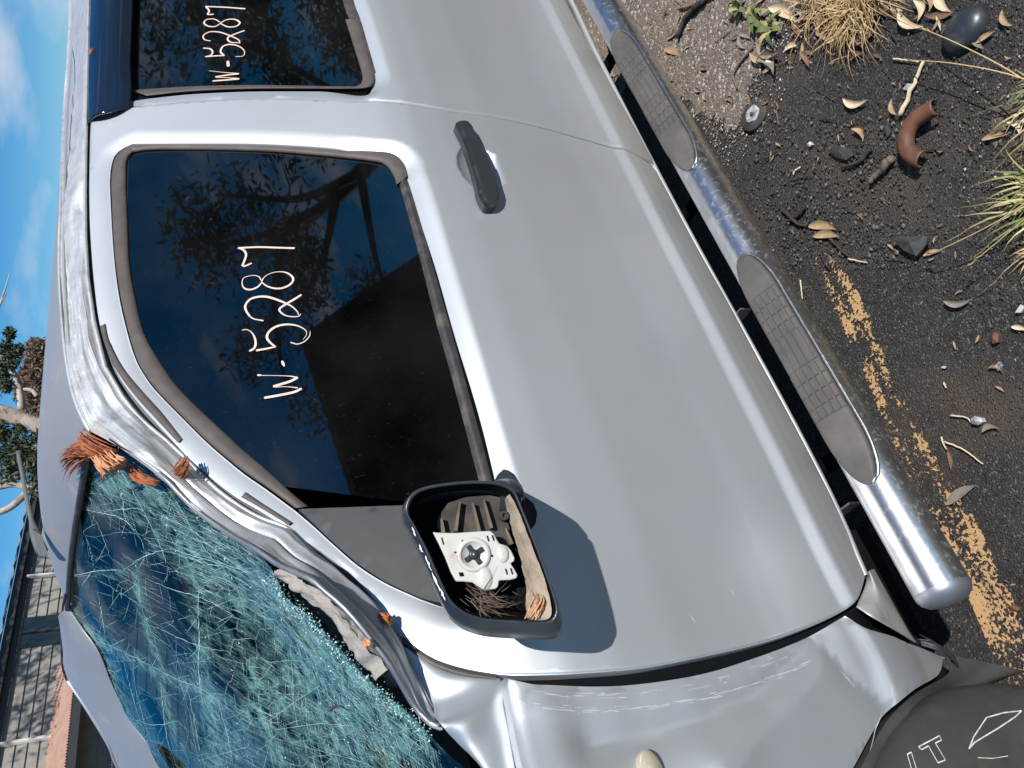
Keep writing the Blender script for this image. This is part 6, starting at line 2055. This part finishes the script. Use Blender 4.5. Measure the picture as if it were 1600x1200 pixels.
for _ in range(46):                                   # the leaf litter under the dry grass
    px = rl.uniform(1150, 1480); py = rl.uniform(-10, 100 - (px - 1150) * 0.05)
    place_leaf(px, py, rl.uniform(0, 3.14), rl.uniform(16, 46), rl.choice([leaf_dry, leaf_dry, leaf_pale, leaf_grey, leaf_brown]), rl.randint(0, 5), 'dry leaf in the litter round the straw-coloured grass tuft', 'leaf litter round the dry grass', rl.uniform(-0.4, 0.4))
for _ in range(34):
    px = rl.uniform(1040, 1230); py = rl.uniform(0, 250)
    if px < np.interp(py, [0, 250], [1010, 1150]): continue
    place_leaf(px, py, rl.uniform(0, 3.14), rl.uniform(8, 20), rl.choice([leaf_dry, leaf_brown, leaf_grey]), rl.randint(0, 5), 'small dry leaf scrap on the grey gravel', G1)
for _ in range(60):
    px = rl.uniform(1190, 1590); py = rl.uniform(90, 420)
    if px < np.interp(py, [90, 420], [1180, 1260]): continue
    place_leaf(px, py, rl.uniform(0, 3.14), rl.uniform(5, 15), rl.choice([leaf_brown, leaf_grey, leaf_brown, leaf_dry]), rl.randint(0, 5), 'small dark leaf scrap on the black soil', 'leaf scraps on the black soil')
for _ in range(9):
    py = rl.uniform(420, 1000); px = rl.uniform(np.interp(py, [420, 700, 1000], [1400, 1480, 1590]), 1600)
    place_leaf(px, py, rl.uniform(0, 3.14), rl.uniform(6, 18), rl.choice([leaf_brown, leaf_grey, leaf_dry]), rl.randint(0, 5), 'small leaf scrap on the open asphalt', 'leaf scraps on the asphalt')

# ---- twigs and splinters
twig_m = material('weathered_twig', (0.17, 0.13, 0.10), 0.9, 0, 0.2, var=((0.08, 0.06, 0.05), 40, 0.4, 0.7))
twig_dark = material('charred_twig', (0.03, 0.026, 0.023), 0.85, 0, 0.2, var=((0.06, 0.05, 0.045), 40, 0.4, 0.7))
straw = material('pale_straw', (0.55, 0.46, 0.32), 0.8, 0, 0.2)
def twig(px_pts, r, mat, label, group=None, lift=0.006, name='twig'):
    P = smooth_curve(np.array([ground_pt(x, y, lift + r) for x, y in px_pts]), 14)
    mb = MB(); mb.tube(P + rng.normal(0, r * 0.18, P.shape), np.linspace(r, r * 0.6, 14), 6)
    return tag(mb.build(name, mat), label, 'twig', group)
for pts, r, m_, lb in (([(1105, 3), (1078, 30), (1064, 62)], 0.011, twig_dark, 'thick charred twig on the gravel near the top edge'), ([(1120, -5), (1090, 8), (1065, 15)], 0.006, twig_m, 'bent grey twig at the top edge above the charred one'), ([(1180, 75), (1160, 100), (1150, 118), (1156, 140)], 0.005, twig_m, 'crooked twig on the right side of the gravel'), ([(1402, 250), (1385, 268), (1366, 287)], 0.010, twig_m, 'short thick grey stick below the rusty half ring'), ([(1365, 235), (1345, 255), (1320, 262)], 0.006, twig_dark, 'dark stick left of the grey stick'), ([(1300, 373), (1320, 392), (1333, 402)], 0.004, twig_dark, 'forked dark twig at the end of the yellow line'), ([(1285, 392), (1292, 412), (1300, 420)], 0.003, twig_dark, 'dark twig lying across the tip of the yellow line'), ([(1225, 325), (1250, 350), (1265, 352)], 0.006, twig_dark, 'dark twig beside the curled tan leaf'), ([(1238, 345), (1258, 330), (1262, 322)], 0.006, twig_dark, 'stubby dark twig left of the curled leaf'), ([(1255, 262), (1246, 268), (1244, 274)], 0.003, straw, 'tiny pale stub on the black soil')):
    twig(pts, r, m_, lb)
for pts, lb in (([(1413, 182), (1430, 145), (1450, 98)], 'pale split stick standing across the dark soil'), ([(1330, 405), (1345, 408), (1359, 411)], 'pale straw by the forked twig'), ([(1254, 438), (1256, 455), (1258, 468)], 'pale straw between the step and the yellow line'), ([(1475, 682), (1482, 700), (1484, 701)], 'short pale straw on the asphalt'), ([(1490, 649), (1515, 652), (1522, 660)], 'bent pale straw near the pebble'), ([(1480, 690), (1510, 702), (1540, 725)], 'long thin curved straw on the asphalt'), ([(1478, 598), (1482, 606)], 'tiny white splinter on the asphalt'), ([(1400, 93), (1420, 95), (1440, 98)], 'pale seed head stalk lying over the dark soil')):
    twig(pts, 0.0022 if 'stick' not in lb else 0.006, straw, lb, None, 0.006, 'straw')
for _ in range(40):
    px = rl.uniform(1030, 1480); py = rl.uniform(-5, 330)
    if px < np.interp(py, [0, 330], [1010, 1210]): continue
    a = rl.uniform(0, 3.14); Lp = rl.uniform(10, 34)
    dark = px > np.interp(py, [0, 250], [1320, 1180])
    twig([(px, py), (px + Lp / 2 * math.cos(a) + rl.uniform(-3, 3), py + Lp / 2 * math.sin(a)), (px + Lp * math.cos(a), py + Lp * math.sin(a))], rl.uniform(0.0008, 0.0024), twig_dark if dark and rl.random() < 0.7 else twig_m, 'thin twig among the litter on the black soil' if dark else 'thin twig lying on the grey gravel', 'thin twigs on the black soil' if dark else 'thin twigs on the gravel')

# ---- scrap
rust = material('rusty_brown_metal', (0.17, 0.075, 0.045), 0.6, 0.15, 0.4, var=((0.06, 0.032, 0.024), 24, 0.38, 0.7), bump=(120, 0.3, 0.002))
S_ = 0.25
path = [(1200 + x * S_, y * S_) for x, y in ((1110, 680), (1040, 720), (970, 770), (925, 850), (920, 930), (960, 985), (1020, 1005))]
C3 = smooth_curve(np.array([ground_pt(x, y, 0.026) for x, y in path]), 30)
V = []
for i, p in enumerate(C3):                            # open half-round channel bent into a half ring
    t = C3[min(i + 1, 29)] - C3[max(i - 1, 0)]; t /= np.linalg.norm(t)
    s = np.cross(t, [0, 0, 1.0]); s /= np.linalg.norm(s)
    for a in np.linspace(-0.15 * math.pi, 1.15 * math.pi, 12):
        V.append(p + 0.019 * (math.cos(a) * s + (math.sin(a) * 0.9) * np.array([0, 0, 1.0])))
o = mesh_obj('rusty_half_ring', V, grid_faces(30, 12), rust)
sm = o.modifiers.new('thickness', 'SOLIDIFY'); sm.thickness = 0.003
tag(o, 'rusty brown half ring of metal lying on the dark ground', 'scrap')
# rubber disc with a pale corroded centre
disc_m = material('grey_rubber_disc', (0.028, 0.028, 0.03), 0.7, 0, 0.4, var=((0.055, 0.05, 0.047), 30, 0.4, 0.7))
pale_m = material('corroded_white_metal', (0.46, 0.47, 0.50), 0.6, 0.3, 0.4, var=((0.16, 0.15, 0.15), 70, 0.42, 0.66), bump=(250, 0.6, 0.002))
dc = ground_pt(1180, 180, 0.0)
DISC = empty('rubber_disc', tuple(dc)); tag(DISC, 'round black rubber disc with corroded white centre on the gravel', 'disc')
tn = np.array([0.05, -0.12, 1.0]); tn /= np.linalg.norm(tn)
u_ = np.cross(tn, [0, 1.0, 0]); u_ /= np.linalg.norm(u_); v_ = np.cross(tn, u_)
def turned(name, prof, mat, parent, n=40, base=dc, wob=0.0):
    V, Fc = [], []
    for r, h in prof:
        for j in range(n):
            t = 2 * math.pi * j / n
            V.append(base + tn * h + r * (1 + wob * math.sin(5 * t + r * 90) ) * (math.cos(t) * u_ + math.sin(t) * v_))
    for i in range(len(prof) - 1):
        for j in range(n):
            Fc.append((i * n + j, i * n + (j + 1) % n, (i + 1) * n + (j + 1) % n, (i + 1) * n + j))
    return mesh_obj(name, V, Fc, mat, parent)
turned('flange', [(0.046, 0.003), (0.0465, 0.007), (0.044, 0.009), (0.030, 0.009), (0.025, 0.011), (0.022, 0.010)], disc_m, DISC)
turned('hub', [(0.024, 0.009), (0.0245, 0.013), (0.020, 0.015), (0.012, 0.012), (0.0005, 0.012)], pale_m, DISC, wob=0.05)
turned('bolt', [(0.006, 0.011), (0.006, 0.016), (0.004, 0.017), (0.0004, 0.017)], disc_m, DISC, 12)
# black shards
shard_m = material('black_broken_plastic', (0.028, 0.031, 0.035), 0.45, 0, 0.5, var=((0.06, 0.06, 0.06), 40, 0.4, 0.7))
def shard(name, pts, lift, thick, mat, label, dome=0.0, cat='shard'):
    T_ = np.array([ground_pt(x, y, lift) for x, y in pts]); c = T_.mean(0) + np.array([0, 0, dome])
    B_ = T_ - np.array([0, 0, thick]); n = len(pts)
    Fc = [(2 * n, i, (i + 1) % n) for i in range(n)] + [(i, n + i, n + (i + 1) % n, (i + 1) % n) for i in range(n)] + [tuple(range(2 * n - 1, n - 1, -1))]
    o = mesh_obj(name, list(T_) + list(B_) + [c], Fc, mat, None, False)
    return tag(o, label, cat)
R8 = lambda x, y: (1200 + x * 0.25, 300 + y * 0.25)
R4 = lambda x, y: (1200 + x * 0.25, y * 0.25)
shard('plastic_shard', [R8(*p) for p in ((835, 310), (860, 280), (940, 285), (1040, 280), (1030, 330), (970, 405), (890, 370))], 0.022, 0.006, shard_m, 'triangular black plastic shard on the asphalt below the rusty ring', 0.006)
shard('plastic_shard', [R4(*p) for p in ((395, 945), (430, 915), (540, 930), (555, 975), (510, 1005), (440, 985))], 0.012, 0.006, shard_m, 'flat black plastic shard on the dark soil left of the grey stick', 0.004)
shard('plastic_shard', [R4(*p) for p in ((745, 790), (770, 775), (790, 830), (770, 860), (745, 830))], 0.010, 0.006, shard_m, 'small black shard in front of the rusty ring', 0.003)
shard('glass_shard', [R4(*p) for p in ((865, 560), (890, 525), (920, 530), (905, 575))], 0.009, 0.004, pale_m, 'small blue-grey glass shard by the pale stick', 0.0)
shard('plastic_shard', [R8(*p) for p in ((1435, 1090), (1460, 1060), (1482, 1085), (1455, 1118))], 0.010, 0.006, pale_m, 'small square grey chip on the open asphalt')
shard('plastic_shard', [R8(*p) for p in ((1095, 1098), (1110, 1088), (1132, 1092), (1120, 1104))], 0.009, 0.004, white_plastic, 'tiny white chip on the open asphalt')
shard('plastic_shard', [R8(*p) for p in ((1565, 755), (1600, 705), (1625, 720), (1600, 755))], 0.012, 0.006, white_plastic, 'white chip at the right edge of the asphalt')
shard('stone', [R8(*p) for p in ((1425, 890), (1445, 875), (1468, 895), (1462, 940), (1430, 950), (1420, 920))], 0.014, 0.012, rust, 'small reddish stone at the right of the asphalt', 0.006, 'stone')
shard('stone', [(1524, 655), (1530, 650), (1540, 653), (1543, 659), (1536, 664), (1526, 662)], 0.014, 0.012, pale_m, 'round grey pebble beside a leaf on the asphalt', 0.006, 'stone')
shard('stone', [R4(*p) for p in ((265, 905), (285, 888), (300, 908), (280, 922))], 0.010, 0.008, white_plastic, 'white pebble on the dark soil', 0.004, 'stone')
shard('stone', [R4(*p) for p in ((0, 385), (25, 360), (45, 395), (20, 420), (0, 415))], 0.014, 0.012, white_plastic, 'white pebble at the edge of the gravel', 0.006, 'stone')
shard('stone', [(1580, 946), (1588, 944), (1598, 948), (1596, 954), (1584, 953)], 0.012, 0.010, rust, 'reddish stone on the stained asphalt below the yellow line', 0.005, 'stone')
# dark domed hub at the corner
hc = ground_pt(1512, 48)
hub_m = material('blue_black_cap', (0.02, 0.026, 0.032), 0.34, 0, 0.5, var=((0.07, 0.065, 0.06), 30, 0.5, 0.8), rough_var=0.1)
V, Fc = [], []
K = 30
prof = ((0.050, 0.002), (0.050, 0.008), (0.045, 0.020), (0.030, 0.028), (0.013, 0.031), (0.0005, 0.032))
for r, h in prof:
    for j in range(K):
        t = 2 * math.pi * j / K
        V.append((hc[0] + r * 0.85 * math.cos(t), hc[1] + r * math.sin(t), hc[2] + h))
for i in range(len(prof) - 1):
    for j in range(K): Fc.append((i * K + j, i * K + (j + 1) % K, (i + 1) * K + (j + 1) % K, (i + 1) * K + j))
tag(mesh_obj('domed_cap', V, Fc, hub_m), 'shiny blue-black domed cap half buried in leaves at the corner', 'cap')
# small screw under the car behind the step
sp_ = onZ(969, 118)
mb = MB(); mb.tube(np.array([sp_ + [0, 0, 0.01], sp_ + [0.0, 0.012, 0.03]]), 0.004, 8); mb.tube(np.array([sp_ + [0, 0.012, 0.03], sp_ + [0, 0.014, 0.036]]), 0.010, 10)
tag(mb.build('screw', steel_grey), 'small screw standing on the earth behind the rear tread pad', 'screw')

# ---- grass
def grass_mat(name, cols):
    return speck_material(name, cols, 1)
dry_grass = grass_mat('dry_straw_grass', [(0.42, 0.29, 0.13), (0.33, 0.22, 0.10), (0.52, 0.38, 0.19), (0.25, 0.17, 0.08), (0.45, 0.33, 0.17)])
green_grass = grass_mat('yellow_green_grass', [(0.20, 0.22, 0.075), (0.30, 0.28, 0.11), (0.13, 0.16, 0.05), (0.40, 0.35, 0.17), (0.24, 0.25, 0.10), (0.48, 0.40, 0.22)])
leafy = grass_mat('broad_green_weed', [(0.12, 0.15, 0.05), (0.20, 0.22, 0.09), (0.30, 0.27, 0.12), (0.09, 0.12, 0.04)])
def tuft(name, px, py, n, L, spread, mat, label, lean=(0, 0), w=0.0022, seed=0, flat=0.5):
    r = np.random.default_rng(seed)
    c = ground_pt(px, py)
    V, Fc = [], []
    for _ in range(n):
        b0 = c + np.r_[r.normal(0, spread, 2), 0]
        az = r.uniform(0, 6.28)
        ln = L * r.uniform(0.45, 1.15)
        out = np.array([math.cos(az), math.sin(az), 0]) * r.uniform(0.2, 1.0) * flat + np.array([lean[0], lean[1], 0])
        m = 6
        ww = w * r.uniform(0.5, 1.3)
        pts = []
        for k in range(m):
            t = k / (m - 1)
            pts.append(b0 + out * ln * t + np.array([0, 0, ln * (t * 0.8 - 0.55 * t * t * (0.6 + np.linalg.norm(out)))]))
        pts = np.array(pts)
        pts[:, 2] = np.maximum(pts[:, 2], c[2] + 0.004)
        side = np.cross(pts[-1] - pts[0], [0, 0, 1.0]); side /= np.linalg.norm(side) + 1e-9
        i0 = len(V)
        for k in range(m):
            q = ww * (1 - (k / (m - 1)) ** 1.5) + 0.0002
            V += [tuple(pts[k] + side * q), tuple(pts[k] - side * q)]
        for k in range(m - 1): Fc.append((i0 + 2 * k, i0 + 2 * k + 1, i0 + 2 * k + 3, i0 + 2 * k + 2))
    o = mesh_obj(name, V, Fc, mat, None, False)
    return tag(o, label, 'grass')
tuft('grass_tuft', 1345, 5, 420, 0.17, 0.030, dry_grass, 'dense straw-coloured dry grass tuft at the top edge', (-0.15, 0.15), 0.0016, 1, 0.8)
tuft('grass_tuft', 1300, -25, 260, 0.16, 0.04, dry_grass, 'second straw-coloured tuft cut by the top edge', (-0.2, 0.1), 0.0016, 2, 0.8)
tuft('grass_tuft', 1650, 150, 60, 0.15, 0.018, green_grass, 'upper green grass tuft at the right edge', (0.1, 0.5), 0.0020, 3, 0.7)
tuft('grass_tuft', 1660, 300, 150, 0.17, 0.025, green_grass, 'large green grass tuft at the right edge below the rusty ring', (0.15, 0.5), 0.0020, 4, 0.8)
tuft('grass_tuft', 1650, 375, 40, 0.12, 0.015, dry_grass, 'small dry tuft at the right edge under the large green one', (0.0, 0.5), 0.0020, 5, 0.7)
def weed(px, py, n, label, seed):
    r = random.Random(seed)
    mb = MB()
    c = ground_pt(px, py)
    for i in range(n):
        az = 2.4 * i + r.uniform(-0.3, 0.3); ln = r.uniform(0.03, 0.06)
        d = np.array([math.cos(az), math.sin(az), 0])
        P = np.array([c + d * 0.004 + [0, 0, 0.006], c + d * ln * 0.5 + [0, 0, 0.02 + r.uniform(0, 0.02)], c + d * ln + [0, 0, 0.012 + r.uniform(0, 0.02)]])
        P = smooth_curve(P, 8)
        mb.ribbon(P, 0.016 * np.sin(np.linspace(0.25, 3.0, 8)) + 0.001, np.array([0, 0, 1.0]))
    return tag(mb.build('weed', leafy, None, True), label, 'weed')
weed(1190, 30, 9, 'green broad-leaved weed on the gravel at the top edge', 1)
weed(1212, 45, 8, 'yellow-green weed left of the dry grass', 2)
weed(1160, 12, 7, 'small weed near the charred twig at the top edge', 3)
# long seed stalks leaning in from the right
for k, (pts, lb) in enumerate((([(1660, 170), (1580, 112), (1500, 70), (1445, 46)], 'pale grass stalk with seed head leaning over the leaves at the corner'), ([(1650, 140), (1560, 112), (1480, 98), (1420, 94)], 'green grass stalk leaning over the dark soil'), ([(1640, 290), (1560, 345), (1470, 390), (1452, 396)], 'long grass stalk bending down over the black shard'), ([(1650, 300), (1580, 360), (1520, 410)], 'straight grass stalk below the large green tuft'))):
    P = np.array([onZ(x, y, 0.05 + 0.05 * (1 - i / 3)) for i, (x, y) in enumerate(pts)])
    P = smooth_curve(P, 20)
    mb = MB(); mb.tube(P, np.linspace(0.0016, 0.0009, 20), 5)
    e, d = P[-1], (P[-1] - P[-3]); d /= np.linalg.norm(d)
    for j in range(10):
        s = rng.normal(0, 1, 3); s -= d * (s @ d); s /= np.linalg.norm(s)
        b_ = e - d * 0.022 + d * 0.003 * j
        mb.tube(np.array([b_, b_ + d * 0.012 + s * 0.004]), [0.0012, 0.0004], 4)
    tag(mb.build('grass_stalk', dry_grass), lb, 'grass')
